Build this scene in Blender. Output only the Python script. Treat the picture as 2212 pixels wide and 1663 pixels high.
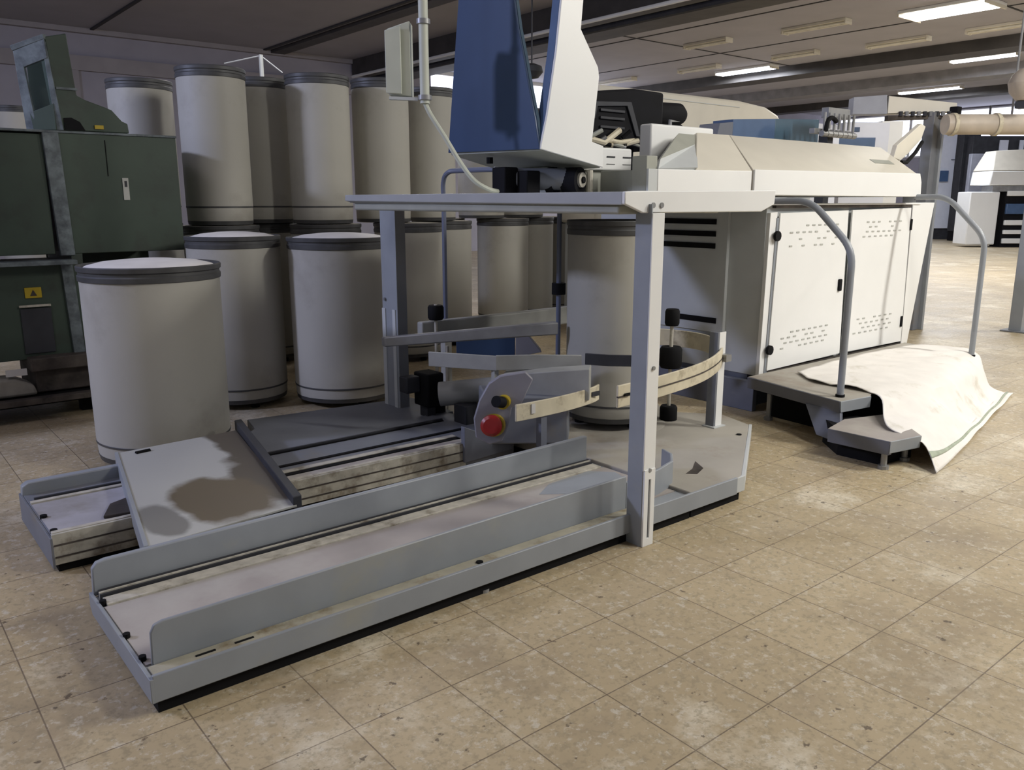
import bpy, bmesh, math, random
from mathutils import Vector, Matrix
random.seed(7)
for o in list(bpy.data.objects): bpy.data.objects.remove(o)
S = bpy.context.scene
COL = S.collection

# ------------------------------------------------------------------ camera
cam_d = bpy.data.cameras.new('camera'); cam = bpy.data.objects.new('camera', cam_d); COL.objects.link(cam)
cam_d.sensor_width = 36; cam_d.lens = 1790 / 2212 * 36; cam_d.clip_start = .05; cam_d.clip_end = 200
yaw = math.radians(50.75); pit = math.atan((831.5 - 435) / 1790)
fwd = Vector((math.cos(yaw) * math.cos(pit), math.sin(yaw) * math.cos(pit), -math.sin(pit)))
cam.location = (0, 0, 1.45); cam.rotation_euler = fwd.to_track_quat('-Z', 'Y').to_euler()
S.camera = cam

# ------------------------------------------------------------------ world, lights, exposure
S.view_settings.view_transform = 'Standard'; S.view_settings.look = 'None'
S.view_settings.exposure = 0.18; S.view_settings.gamma = 1; S.view_settings.use_curve_mapping = False
w = bpy.data.worlds.new('world'); S.world = w; w.use_nodes = True
w.node_tree.nodes['Background'].inputs[0].default_value = (.86, .90, 1.0, 1)
w.node_tree.nodes['Background'].inputs[1].default_value = .205
def area(name, loc, target, size, power, col, sy=None):
    d = bpy.data.lights.new(name, 'AREA'); d.energy = power; d.color = col; d.size = size
    if sy: d.shape = 'RECTANGLE'; d.size_y = sy
    o = bpy.data.objects.new(name, d); COL.objects.link(o); o.location = loc
    o.rotation_euler = (Vector(target) - Vector(loc)).to_track_quat('-Z', 'Y').to_euler(); return o
WARM = (1, .975, .915); COOL = (.62, .68, 1.0)
# fluorescent rows over the aisle on the right (outside the frame)
area('aisle_lamp', (4.4, -.6, 4.85), (4.0, .8, 0), .30, 165, WARM, 2.8)
area('aisle_lamp', (7.6, -.9, 4.85), (7.0, 1.8, 0), .30, 440, WARM, 2.8)
area('aisle_lamp', (13.0, 1.8, 4.85), (12.5, 4, 0), .30, 360, WARM, 2.8)
area('aisle_lamp', (20.0, 5.0, 4.6), (20.0, 6, 0), .30, 210, WARM, 2.8)
area('row_lamp', (5.0, 9.5, 4.85), (5.0, 9.0, 0), .30, 75, (1, .96, .92), 2.8)
# daylight from the high windows on the left side of the hall
area('daylight', (-4.8, 7.3, 4.3), (2.6, 7.3, 1.9), .7, 300, COOL, .5)
area('daylight', (-1.2, 3.4, 4.6), (-.6, 2.6, 0), 1.0, 30, (.90, .86, 1.0), .7)

# ------------------------------------------------------------------ materials
def mat(name, col, rough=.55, metal=0., var=.10, scale=6., dirt=None, damt=.0, dscale=2.5, bump=0., spec=.5):
    m = bpy.data.materials.new(name); m.use_nodes = True; nt = m.node_tree; N = nt.nodes; L = nt.links
    b = N['Principled BSDF']; b.inputs['Roughness'].default_value = rough; b.inputs['Metallic'].default_value = metal
    b.inputs['Specular IOR Level'].default_value = spec
    tc = N.new('ShaderNodeTexCoord'); no = N.new('ShaderNodeTexNoise'); no.inputs['Scale'].default_value = scale
    no.inputs['Detail'].default_value = 6; L.new(tc.outputs['Object'], no.inputs['Vector'])
    cr = N.new('ShaderNodeValToRGB'); cr.color_ramp.elements[0].position = .3; cr.color_ramp.elements[1].position = .7
    cr.color_ramp.elements[0].color = tuple(c * (1 - var) for c in col) + (1,)
    cr.color_ramp.elements[1].color = tuple(min(1, c * (1 + var)) for c in col) + (1,)
    L.new(no.outputs['Fac'], cr.inputs['Fac']); out = cr.outputs['Color']
    if dirt:
        n2 = N.new('ShaderNodeTexNoise'); n2.inputs['Scale'].default_value = dscale; n2.inputs['Detail'].default_value = 8
        n2.inputs['Roughness'].default_value = .65; L.new(tc.outputs['Object'], n2.inputs['Vector'])
        r2 = N.new('ShaderNodeValToRGB'); r2.color_ramp.elements[0].position = .62 - .35 * damt; r2.color_ramp.elements[1].position = .80 - .3 * damt
        mx = N.new('ShaderNodeMixRGB'); L.new(n2.outputs['Fac'], r2.inputs['Fac']); L.new(r2.outputs['Color'], mx.inputs['Fac'])
        L.new(out, mx.inputs['Color1']); mx.inputs['Color2'].default_value = tuple(dirt) + (1,); out = mx.outputs['Color']
    L.new(out, b.inputs['Base Color'])
    if bump:
        bp = N.new('ShaderNodeBump'); bp.inputs['Strength'].default_value = bump; bp.inputs['Distance'].default_value = .01
        L.new(no.outputs['Fac'], bp.inputs['Height']); L.new(bp.outputs['Normal'], b.inputs['Normal'])
    return m
def emis(name, col, s):
    m = bpy.data.materials.new(name); m.use_nodes = True; b = m.node_tree.nodes['Principled BSDF']
    b.inputs['Base Color'].default_value = (.8, .8, .8, 1); b.inputs['Emission Color'].default_value = tuple(col) + (1,)
    b.inputs['Emission Strength'].default_value = s; return m
G = {}
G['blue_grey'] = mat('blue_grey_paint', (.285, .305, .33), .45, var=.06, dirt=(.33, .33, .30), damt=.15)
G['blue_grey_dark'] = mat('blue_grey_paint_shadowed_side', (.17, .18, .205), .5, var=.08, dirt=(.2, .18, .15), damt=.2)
G['slate'] = mat('slate_panel', (.135, .145, .18), .5, var=.08)
G['dust'] = mat('dusty_ledge', (.37, .345, .27), .8, var=.12, scale=14, dirt=(.2, .15, .08), damt=.3, dscale=9)
G['deck'] = mat('dusty_deck', (.36, .325, .30), .75, var=.14, scale=3, dirt=(.44, .42, .38), damt=.35, dscale=1.6)
G['deck_far'] = mat('dusty_turntable_deck', (.36, .335, .29), .75, var=.12, scale=3, dirt=(.27, .22, .17), damt=.3, dscale=2.2)
G['strip'] = mat('pale_strip', (.50, .47, .40), .6, var=.2, scale=18, dirt=(.2, .17, .12), damt=.3, dscale=11)
G['mod_face'] = mat('dusty_beige_face', (.45, .43, .37), .75, var=.2, scale=16, dirt=(.17, .14, .10), damt=.4, dscale=10)
G['lavender_deck'] = mat('cool_grey_deck', (.42, .41, .44), .5, var=.08, dirt=(.30, .28, .27), damt=.3)
G['lavender'] = mat('pale_lavender_deck', (.27, .265, .31), .5, var=.08, dirt=(.34, .32, .30), damt=.2)
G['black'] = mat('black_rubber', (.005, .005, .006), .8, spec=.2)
G['black2'] = mat('dark_motor', (.003, .003, .005), .8, var=.4, scale=9, spec=.25)
G['darkgrey'] = mat('dark_grey_metal', (.035, .036, .042), .55, var=.2, spec=.3)
G['lip_grey'] = mat('light_grey_lip', (.37, .38, .385), .4, var=.05)
G['steel'] = mat('dull_steel', (.28, .28, .28), .4, .3, var=.2)
G['rail'] = mat('grey_tube_paint', (.27, .29, .32), .35, var=.06)
G['railblue'] = mat('blue_grey_tube', (.15, .17, .24), .4, var=.06)
G['white'] = mat('white_machine_paint', (.80, .80, .785), .4, var=.02, scale=3)
G['white_shade'] = mat('light_grey_and_shaded_white', (.52, .54, .54), .45, var=.03)  # light grey; on the white machine's end, shade put into its white
G['cream'] = mat('cream_hood_paint', (.66, .62, .53), .5, var=.04, scale=4)
G['olive_white'] = mat('off_white_box', (.52, .54, .46), .5, var=.05)
G['olive_grey'] = mat('olive_grey_metal', (.33, .335, .29), .55, var=.08)
G['blue'] = mat('navy_blue_panel', (.030, .060, .135), .42, var=.06, scale=3)
G['blue_mid'] = mat('mid_blue_cover', (.06, .11, .22), .45, var=.1)
G['teal'] = mat('teal_blue_edge', (.05, .10, .15), .45)
G['green'] = mat('dark_green_paint', (.034, .054, .038), .55, var=.16, scale=3, dirt=(.022, .026, .02), damt=.3)
G['green_wear'] = mat('worn_grey_green_metal', (.13, .155, .165), .6, var=.35, scale=14, dirt=(.05, .06, .07), damt=.5, dscale=8)
G['rust'] = mat('dark_rusty_base', (.05, .04, .034), .8, var=.5, scale=9, dirt=(.10, .085, .07), damt=.4, dscale=5)
G['can'] = mat('off_white_fibre_wall', (.40, .385, .34), .6, var=.035, scale=2.5, dirt=(.31, .29, .25), damt=.28, dscale=1.8)
G['can_dirty'] = mat('dirty_can_base', (.30, .28, .24), .75, var=.2, scale=9)
G['lid'] = mat('pale_fibre_fill', (.62, .60, .58), .8, var=.08)
G['rim'] = mat('grey_metal_rim', (.065, .065, .066), .5, .2, var=.25, scale=9)
G['guide'] = mat('cream_guide_band', (.60, .54, .40), .55, var=.12, scale=9, dirt=(.3, .25, .17), damt=.3, dscale=12)
G['guidegrey'] = mat('grey_guide_band', (.34, .34, .32), .5, var=.1, scale=8)
G['red'] = mat('red_button_plastic', (.33, .015, .015), .35)
G['yellow'] = mat('yellow_plastic', (.42, .30, .01), .4)
G['tarp'] = mat('white_woven_sheet', (.80, .765, .72), .75, var=.05, scale=7, dirt=(.52, .48, .38), damt=.15, dscale=4)
G['hem'] = mat('green_grey_hem', (.36, .40, .31), .8, var=.15, scale=20)
G['ceil'] = mat('grey_ceiling', (.37, .36, .40), .75, var=.05, scale=1.2, spec=.2)
G['ceil_joint'] = mat('dark_ceiling_joint', (.035, .033, .036), .8)
G['beam'] = mat('dark_beam', (.05, .045, .042), .6, var=.25, scale=3)
G['beam2'] = mat('grey_beam', (.22, .21, .21), .6, var=.2, scale=3)
G['wall'] = mat('grey_plaster_wall', (.38, .365, .42), .85, var=.05, scale=2, spec=.2)
G['wall_band'] = mat('wall_band', (.34, .315, .33), .85, var=.08, scale=2)
G['duct'] = mat('beige_duct', (.50, .43, .35), .5, var=.15, scale=5)
G['lavwhite'] = mat('cool_white_cabinet', (.70, .72, .80), .5, var=.03)
G['grille'] = mat('grey_cabinet', (.27, .28, .33), .5)
G['paper'] = mat('paper_tag', (.42, .42, .39), .7)
G['lamp_on'] = emis('lit_tube', (1, .97, .92), 14)
G['lamp_on_cool'] = emis('lit_tube_cool', (.82, .86, 1), 8)
G['pane'] = emis('daylit_glass', (.80, .84, 1), 2.0)
G['tubeoff'] = mat('unlit_tube', (.75, .72, .64), .4)

def floor_mat():
    m = bpy.data.materials.new('terrazzo_tiles'); m.use_nodes = True; nt = m.node_tree; N = nt.nodes; L = nt.links
    b = N['Principled BSDF']; tc = N.new('ShaderNodeTexCoord')
    mp = N.new('ShaderNodeMapping'); L.new(tc.outputs['Object'], mp.inputs['Vector'])
    mp.inputs['Location'].default_value = (-.295, -.21, 0)
    br = N.new('ShaderNodeTexBrick'); L.new(mp.outputs['Vector'], br.inputs['Vector'])
    br.offset = 0; br.squash = 1; br.inputs['Scale'].default_value = 1
    br.inputs['Brick Width'].default_value = .335; br.inputs['Row Height'].default_value = .335
    br.inputs['Mortar Size'].default_value = .0024; br.inputs['Mortar Smooth'].default_value = .3; br.inputs['Bias'].default_value = 0
    br.inputs['Color1'].default_value = (.41, .325, .20, 1); br.inputs['Color2'].default_value = (.485, .39, .245, 1); br.inputs['Mortar'].default_value = (.19, .15, .10, 1)
    def noise(s, d, vec=tc.outputs['Object'], r=.6):
        n = N.new('ShaderNodeTexNoise'); n.inputs['Scale'].default_value = s; n.inputs['Detail'].default_value = d; n.inputs['Roughness'].default_value = r
        L.new(vec, n.inputs['Vector']); return n.outputs['Fac']
    def ramp(f, a, b_):
        r = N.new('ShaderNodeValToRGB'); r.color_ramp.elements[0].position = a; r.color_ramp.elements[1].position = b_; L.new(f, r.inputs['Fac']); return r.outputs['Color']
    def mix(c1, c2, fac, t='MIX'):
        x = N.new('ShaderNodeMixRGB'); x.blend_type = t
        for s, v in ((x.inputs['Color1'], c1), (x.inputs['Color2'], c2), (x.inputs['Fac'], fac)):
            if isinstance(v, tuple): s.default_value = v
            elif isinstance(v, float): s.default_value = v
            else: L.new(v, s)
        return x.outputs['Color']
    c = br.outputs['Color']
    c = mix(c, (.64, .565, .425, 1), ramp(noise(1.3, 7, r=.72), .53, .64))              # worn pale patches
    c = mix(c, (.30, .235, .155, 1), mix((0, 0, 0, 1), ramp(noise(2.3, 6), .50, .70), .7))   # brownish stains
    c = mix(c, (.30, .25, .16, 1), mix((0, 0, 0, 1), ramp(noise(46, 5, r=.7), .50, .62), .62))   # terrazzo speckle
    c = mix(c, (.68, .64, .54, 1), mix((0, 0, 0, 1), ramp(noise(33, 5, r=.7), .55, .66), .55))
    c = mix(c, (.09, .065, .045, 1), mix((0, 0, 0, 1), ramp(noise(22, 4, r=.6), .66, .70), .8))         # dark spots
    # joints
    inv = N.new('ShaderNodeMath'); inv.operation = 'MULTIPLY'; L.new(br.outputs['Fac'], inv.inputs[0]); inv.inputs[1].default_value = .6
    c = mix(c, (.17, .125, .08, 1), inv.outputs[0])
    L.new(c, b.inputs['Base Color'])
    rr = N.new('ShaderNodeMapRange'); L.new(noise(3, 4), rr.inputs[0]); rr.inputs[3].default_value = .32; rr.inputs[4].default_value = .62
    L.new(rr.outputs[0], b.inputs['Roughness']); b.inputs['Specular IOR Level'].default_value = .4
    bp = N.new('ShaderNodeBump'); bp.inputs['Strength'].default_value = .3; bp.inputs['Distance'].default_value = .003; bp.invert = True
    L.new(br.outputs['Fac'], bp.inputs['Height']); L.new(bp.outputs['Normal'], b.inputs['Normal'])
    return m
G['floor'] = floor_mat()

# ------------------------------------------------------------------ mesh helpers
class MB:
    def __init__(s): s.bm = bmesh.new()
    def hexa(s, p):           # 8 points: bottom 4 then top 4
        v = [s.bm.verts.new(q) for q in p]
        for f in ((3, 2, 1, 0), (4, 5, 6, 7), (0, 1, 5, 4), (1, 2, 6, 5), (2, 3, 7, 6), (3, 0, 4, 7)): s.bm.faces.new([v[i] for i in f])
        return s
    def box(s, x0, x1, y0, y1, z0, z1):
        return s.hexa([(x0, y0, z0), (x1, y0, z0), (x1, y1, z0), (x0, y1, z0), (x0, y0, z1), (x1, y0, z1), (x1, y1, z1), (x0, y1, z1)])
    def prism(s, pts, axis, a, b):   # pts in the plane perpendicular to axis; x:(y,z) y:(x,z) z:(x,y)
        def q(p, t): return {'x': (t, p[0], p[1]), 'y': (p[0], t, p[1]), 'z': (p[0], p[1], t)}[axis]
        A = [s.bm.verts.new(q(p, a)) for p in pts]; B = [s.bm.verts.new(q(p, b)) for p in pts]
        s.bm.faces.new(A[::-1]); s.bm.faces.new(B); n = len(pts)
        for i in range(n): s.bm.faces.new((A[i], A[(i + 1) % n], B[(i + 1) % n], B[i]))
        return s
    def tube(s, pts, r, seg=12, cap=True):
        P = [Vector(p) for p in pts]; rings = []; up = None
        for i, p in enumerate(P):
            d = ((P[i + 1] - p).normalized() if i < len(P) - 1 else Vector()) + ((p - P[i - 1]).normalized() if i else Vector())
            d.normalize()
            if up is None: up = Vector((0, 0, 1)) if abs(d.z) < .9 else Vector((1, 0, 0))
            a = d.cross(up).normalized(); up = a.cross(d).normalized()
            rr = r[i] if isinstance(r, (list, tuple)) else r
            rings.append([s.bm.verts.new(p + rr * (math.cos(t) * a + math.sin(t) * up)) for t in [2 * math.pi * k / seg for k in range(seg)]])
        for A, B in zip(rings, rings[1:]):
            for k in range(seg): s.bm.faces.new((A[k], A[(k + 1) % seg], B[(k + 1) % seg], B[k]))
        if cap: s.bm.faces.new(rings[0][::-1]); s.bm.faces.new(rings[-1])
        return s
    def lathe(s, prof, c=(0, 0, 0), seg=48):
        rings = []
        for r, z in prof:
            if r < 1e-5: rings.append([s.bm.verts.new((c[0], c[1], c[2] + z))])
            else: rings.append([s.bm.verts.new((c[0] + r * math.cos(2 * math.pi * k / seg), c[1] + r * math.sin(2 * math.pi * k / seg), c[2] + z)) for k in range(seg)])
        for A, B in zip(rings, rings[1:]):
            for k in range(seg):
                k2 = (k + 1) % seg
                if len(A) == 1 and len(B) > 1: s.bm.faces.new((A[0], B[k], B[k2]))
                elif len(B) == 1 and len(A) > 1: s.bm.faces.new((A[k], A[k2], B[0]))
                elif len(A) > 1: s.bm.faces.new((A[k], A[k2], B[k2], B[k]))
        return s
    def band(s, path, z0, z1, t, slope=0):   # upright strip of thickness t following a plan path [(x,y)] or [(x,y,dz)]
        n = len(path); L_, R_ = [], []
        for i in range(n):
            a = Vector(path[max(i - 1, 0)][:2]); b = Vector(path[min(i + 1, n - 1)][:2]); d = (b - a).normalized(); nn = Vector((-d.y, d.x)) * t / 2
            p = Vector(path[i][:2]); dz = path[i][2] if len(path[i]) > 2 else 0
            L_.append([s.bm.verts.new((p.x + nn.x, p.y + nn.y, z)) for z in (z0 + dz, z1 + dz)]); R_.append([s.bm.verts.new((p.x - nn.x, p.y - nn.y, z)) for z in (z0 + dz, z1 + dz)])
        for i in range(n - 1):
            a, b, c, d = L_[i], L_[i + 1], R_[i], R_[i + 1]
            s.bm.faces.new((a[0], b[0], b[1], a[1])); s.bm.faces.new((c[0], c[1], d[1], d[0])); s.bm.faces.new((a[1], b[1], d[1], c[1])); s.bm.faces.new((a[0], c[0], d[0], b[0]))
        s.bm.faces.new((L_[0][0], L_[0][1], R_[0][1], R_[0][0])); s.bm.faces.new((L_[-1][0], R_[-1][0], R_[-1][1], L_[-1][1]))
        return s
    def build(s, name, m, parent=None, bevel=0.):
        bmesh.ops.recalc_face_normals(s.bm, faces=s.bm.faces)
        me = bpy.data.meshes.new(name)
        off = ROOT.get(parent.name, Vector()) if parent else Vector()
        if parent is None and s.bm.verts:      # top-level mesh: origin at base centre
            xs = [v.co for v in s.bm.verts]; off = Vector((sum(v.x for v in xs) / len(xs), sum(v.y for v in xs) / len(xs), min(v.z for v in xs)))
        for v in s.bm.verts: v.co -= off
        s.bm.to_mesh(me); s.bm.free()
        for p in me.polygons: p.use_smooth = True
        me.set_sharp_from_angle(angle=math.radians(32))
        o = bpy.data.objects.new(name, me); COL.objects.link(o); me.materials.append(G[m])
        if parent: o.parent = parent; ROOT[o.name] = off
        else: o.location = off; ROOT[o.name] = off
        if bevel:
            bv = o.modifiers.new('bevel', 'BEVEL'); bv.width = bevel; bv.segments = 2; bv.limit_method = 'ANGLE'; bv.angle_limit = math.radians(40)
        return o
ROOT = {}
def box(name, m, parent, x0, x1, y0, y1, z0, z1, bevel=0.): return MB().box(x0, x1, y0, y1, z0, z1).build(name, m, parent, bevel)
def thing(name, label, cat, loc, group=None):
    o = bpy.data.objects.new(name, None); COL.objects.link(o); o.location = loc; ROOT[o.name] = Vector(loc)
    o.empty_display_size = .1; tag(o, label, cat, group); return o
def tag(o, label=None, cat=None, group=None, kind=None):
    if label: o['label'] = label
    if cat: o['category'] = cat
    if group: o['group'] = group
    if kind: o['kind'] = kind
    return o
def struct(name, m, mb): return tag(mb.build(name, m), kind='structure')
def rot_z(pts, c, a): return [(c[0] + (x - c[0]) * math.cos(a) - (y - c[1]) * math.sin(a), c[1] + (x - c[0]) * math.sin(a) + (y - c[1]) * math.cos(a)) for x, y in pts]
def smooth_path(pts, n=6):
    P = [Vector(p) for p in pts]; out = []
    for i in range(len(P) - 1):
        p0 = P[max(i - 1, 0)]; p1 = P[i]; p2 = P[i + 1]; p3 = P[min(i + 2, len(P) - 1)]
        for k in range(n):
            t = k / n; out.append(.5 * ((2 * p1) + (p2 - p0) * t + (2 * p0 - 5 * p1 + 4 * p2 - p3) * t * t + (3 * p1 - p0 - 3 * p2 + p3) * t ** 3))
    out.append(P[-1]); return [tuple(p) for p in out]

# ================================================================== SETTING
HC = 5.0
struct('floor', 'floor', MB().box(-6, 36, -7, 20.2, -.1, 0))
bpy.data.objects['floor'].location = (0, 0, -.1)
for v in bpy.data.objects['floor'].data.vertices: pass
fl = bpy.data.objects['floor']; offv = ROOT['floor']
for v in fl.data.vertices: v.co += Vector((offv.x, offv.y, 0))
struct('ceiling', 'ceil', MB().box(-6, 36, -7, 20.2, HC, HC + .15))
# panel joints running across the ceiling
for i, x in enumerate((1.3, 4.95, 8.75)):
    struct('trim_%d' % (i + 1), 'ceil_joint', MB().box(x - .035, x + .035, -6, 20.1, HC - .03, HC))
mb = MB()
for y in (13.5, 7.0): mb.box(12.9, 21, y - .02, y + .02, HC - .012, HC)
mb.box(14.6, 14.64, -6, 20, HC - .012, HC); mb.box(17.6, 17.64, -6, 20, HC - .012, HC)
struct('trim_4', 'ceil_joint', mb)
struct('trim_5', 'beam', MB().box(11.1, 12.7, -6, 20.1, 4.62, HC))
struct('trim_6', 'beam', MB().box(20.6, 21.4, -6, 20.1, 4.74, HC))
struct('trim_7', 'beam2', MB().box(24.6, 25.4, -6, 20.1, 4.72, HC))
struct('trim_8', 'beam', MB().box(29.0, 29.6, -6, 20.1, 4.75, HC))
struct('trim_9', 'beam', MB().box(8.9, 9.25, 8.0, 20.1, HC - .07, HC - .0))
struct('wall_left', 'wall', MB().box(-6, 13.6, 20.2, 20.4, 0, HC).box(13.6, 22.5, 20.2, 20.4, 0, 3.4).box(22.5, 36, 20.2, 20.4, 0, HC))
struct('trim_10', 'wall_band', MB().box(-6, 13.5, 20.08, 20.2, 4.15, 4.45).box(4.5, 4.62, 20.1, 20.2, 0, 4.15).box(-6, 13.5, 20.05, 20.2, 4.9, HC))
wn = struct('window_1', 'white', MB().box(13.6, 22.5, 20.22, 20.3, 3.4, 3.5).box(13.6, 22.5, 20.22, 20.3, 4.9, HC).box(16.5, 16.6, 20.22, 20.3, 3.5, 4.9).box(19.5, 19.6, 20.22, 20.3, 3.5, 4.9))
MB().box(13.6, 22.5, 20.3, 20.32, 3.5, 4.9).build('window_pane', 'pane', wn)
struct('wall_back', 'wall', MB().box(35.0, 35.2, -7, 20.2, 0, 3.2).box(35.0, 35.2, -7, 20.2, 4.95, HC))
wn = struct('window_2', 'white', MB().box(34.95, 35.1, -7, 20.2, 3.2, 3.26).box(34.95, 35.1, -7, 20.2, 4.9, 4.95).box(34.95, 35.1, 6, 6.1, 3.26, 4.9).box(34.95, 35.1, 12, 12.1, 3.26, 4.9).box(34.95, 35.1, 17, 17.1, 3.26, 4.9))
MB().box(35.1, 35.12, -7, 20.2, 3.26, 4.9).build('window_pane', 'pane', wn)

# ceiling lamps
def lamp(x, y0, y1, label, on=False, wide=.13, cool=False, group='unlit batten lamps under the ceiling'):
    t = thing('ceiling_light', label, 'ceiling light', (x, (y0 + y1) / 2, HC), group)
    box('housing', 'white' if on else 'cream', t, x - wide, x + wide, y0, y1, HC - .06, HC, .01)
    m = ('lamp_on_cool' if cool else 'lamp_on') if on else 'tubeoff'
    for s in (-1, 1):
        MB().tube([(x + s * wide * .5, y0 + .04, HC - .085), (x + s * wide * .5, y1 - .04, HC - .085)], .022 if not on else .03, 8).build('tube', m, t)
    MB().box(x - wide, x + wide, y0, y0 + .03, HC - .11, HC - .06).build('end_cap', 'cream', t); MB().box(x - wide, x + wide, y1 - .03, y1, HC - .11, HC - .06).build('end_cap', 'cream', t)
    if on:
        for dy in (0,):
            a = area('lamp_glow', (x, (y0 + y1) / 2, HC - .14), (x, (y0 + y1) / 2, 0), wide * 2, 190, WARM if not cool else (.85, .9, 1), y1 - y0)
    return t
lamp(16.3, 9.4, 10.85, 'unlit batten lamp nearest the bright lamp, upper of the row pair', group=None)
lamp(16.1, 12.1, 13.3, 'unlit batten lamp just right of the white side of the blue tower', group=None)
lamp(19.3, 9.2, 10.6, 'unlit batten lamp below and right of the bright lamp')
lamp(19.3, 7.2, 8.4, 'unlit batten lamp at the right edge of the photo', group=None)
lamp(19.0, 11.7, 12.9, 'faint unlit batten lamp in the middle of the second lamp row', group=None)
lamp(18.9, 14.5, 15.8, 'pale batten lamp high above the cream hood', group=None)
lamp(18.9, 17.5, 19.0, 'pale batten lamp beside the window over the cream hood', group=None)
bpy.data.objects['ceiling_light.002']['label'] = 'unlit batten lamp below the bright lamp, left of the edge one'
for o in bpy.data.objects:
    if o.name.startswith('ceiling_light') and 'group' in o: del o['group']
lamp(16.9, 6.9, 8.5, 'bright lit fluorescent lamp glaring at top right of the ceiling', True, .45, group=None)
lamp(20.1, 13.6, 15.4, 'lit cool fluorescent lamp glowing above the cream hood end', True, .2, True, group=None)
lamp(22.9, 8.7, 10.3, 'lit lamp strip under the far ceiling beyond the second beam', True, .14, True, group=None)
lamp(28.1, 12.2, 14.2, 'small far lit lamp above the grey spindle box', True, .14, True, group=None)

# pipes under the first ceiling beam
mb = MB(); mb.tube([(11.0, -5, 4.56), (11.0, 19.9, 4.56)], .035, 8)
for y in (0, 6, 12, 18): mb.tube([(11.0, y, 4.56), (11.0, y, HC)], .012, 6)
tag(mb.build('ceiling_pipe', 'white'), 'pale conduit pipe running along the dark ceiling beam', 'pipe')
mb = MB(); mb.tube([(11.35, -5, 4.5), (11.35, 19.9, 4.5)], .06, 8)
for y in (0, 6, 12, 18): mb.tube([(11.35, y, 4.5), (11.35, y, 4.7)], .012, 6)
tag(mb.build('ceiling_pipe', 'darkgrey'), 'dark thicker pipe below the first ceiling beam', 'pipe')

# ================================================================== CAN CHANGER TRACKS
# front track
t = thing('can_track', 'long grey dusty can track nearest the camera with raised side flanges', 'can track', (.55, 2.3, 0))
box('channel', 'blue_grey', t, .552, 2.97, 2.302, 2.975, .044, .108, .003)
box('gap_shade', 'black', t, .562, 2.96, 2.309, 2.96, .0, .045)  # black block put in for the shadow under the track
box('outer_face', 'blue_grey', t, .55, 3.3, 2.29, 2.304, .044, .130, .003)
box('dusty_ledge', 'dust', t, .56, 2.62, 2.305, 2.378, .108, .116, .002)
def flange_prof(): return
MB().prism([(.575, .11), (2.60, .11), (2.60, .265), (.615, .245), (.59, .238), (.578, .215)], 'y', 2.38, 2.394).build('front_flange', 'blue_grey', t, .004)
MB().band([(2.60, 2.387), (2.70, 2.395), (2.86, 2.42), (3.0, 2.46), (3.09, 2.54), (3.12, 2.62)], .11, .235, .014).build('flange_end', 'blue_grey', t, .003)
box('deck', 'deck', t, .56, 2.95, 2.396, 2.86, .108, .113)
box('pale_strip', 'strip', t, .57, 2.93, 2.862, 2.925, .108, .120, .002)
MB().box(.565, 2.93, 2.930, 2.940, .108, .128).box(.565, 2.93, 2.952, 2.962, .108, .135).build('groove', 'darkgrey', t)
box('pale_strip', 'strip', t, .565, 2.93, 2.941, 2.951, .108, .132)
MB().prism([(.552, .11), (2.93, .11), (2.93, .258), (.60, .236), (.572, .230), (.556, .21)], 'y', 2.968, 2.995).build('back_flange', 'blue_grey', t, .005)
MB().prism([(2.29, .044), (2.97, .044), (2.995, .07), (2.995, .12), (2.29, .12)], 'x', .542, .554).build('end_plate', 'blue_grey', t, .002)
for y in (2.43, 2.60, 2.885): MB().tube([(.562, y, .105), (.562, y, .128)], .011, 10).build('bolt', 'black', t)
for x, y in ((.72, 2.345), (.84, 2.345)): MB().box(x - .03, x + .03, y - .004, y + .004, .112, .1185).build('slot', 'black', t)
MB().tube([(1.75, 2.335, .112), (1.75, 2.335, .121)], .014, 10).build('slot', 'black', t)
for x, y in ((.75, 2.345), (1.76, 2.33), (2.7, 2.345), (.75, 2.9), (2.7, 2.9)):
    MB().tube([(x, y, 0), (x, y, .012)], .026, 12).tube([(x, y, .01), (x, y, .04)], .009, 8).build('foot', 'steel', t)
# turntable deck on the right
MB().prism([(2.965, 2.30), (3.36, 2.305), (4.20, 2.86), (4.28, 3.12), (4.05, 3.40), (4.60, 4.1), (4.4, 4.5), (2.965, 4.5)], 'z', .048, .125).build('turntable_base', 'deck_far', t, .006)
MB().prism([(3.30, 2.296), (3.368, 2.296), (4.215, 2.85), (4.205, 2.865), (3.355, 2.312)], 'z', .046, .1262).build('end_rim', 'white_shade', t, .003)
MB().lathe([(0, .128), (.33, .128), (.34, .124)], (3.60, 3.45, 0)).build('turntable_disc', 'deck_far', t)
MB().prism([(2.97, 2.309), (3.35, 2.315), (4.15, 2.86), (4.0, 3.2), (3.0, 4.2)], 'z', 0, .048).build('gap_shade', 'black', t)  # solid black shade filling the gap beneath the turntable deck
MB().tube([(3.96, 2.76, .12), (3.96, 2.76, .13)], .015, 10).build('bolt', 'black', t)
for x, y in ((3.2, 2.5), (3.95, 2.95)):
    MB().tube([(x, y, 0), (x, y, .04)], .02, 12).build('foot', 'steel', t)
MB().prism([(2.42, 2.76), (2.55, 2.84), (2.84, 2.86), (2.93, 2.76), (2.90, 2.66), (2.66, 2.60), (2.56, 2.66)], 'z', .1132, .1145).build('dust_patch', 'blue_grey', t)
MB().prism([(3.16, 2.50), (3.25, 2.53), (3.36, 2.60), (3.30, 2.50), (3.20, 2.46)], 'z', .1255, .1262).build('dust_patch', 'rust', t)
MB().prism([(2.02, 2.55), (2.14, 2.62), (2.34, 2.60), (2.2, 2.50)], 'z', .1132, .1145).build('dust_patch', 'lid', t)

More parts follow.
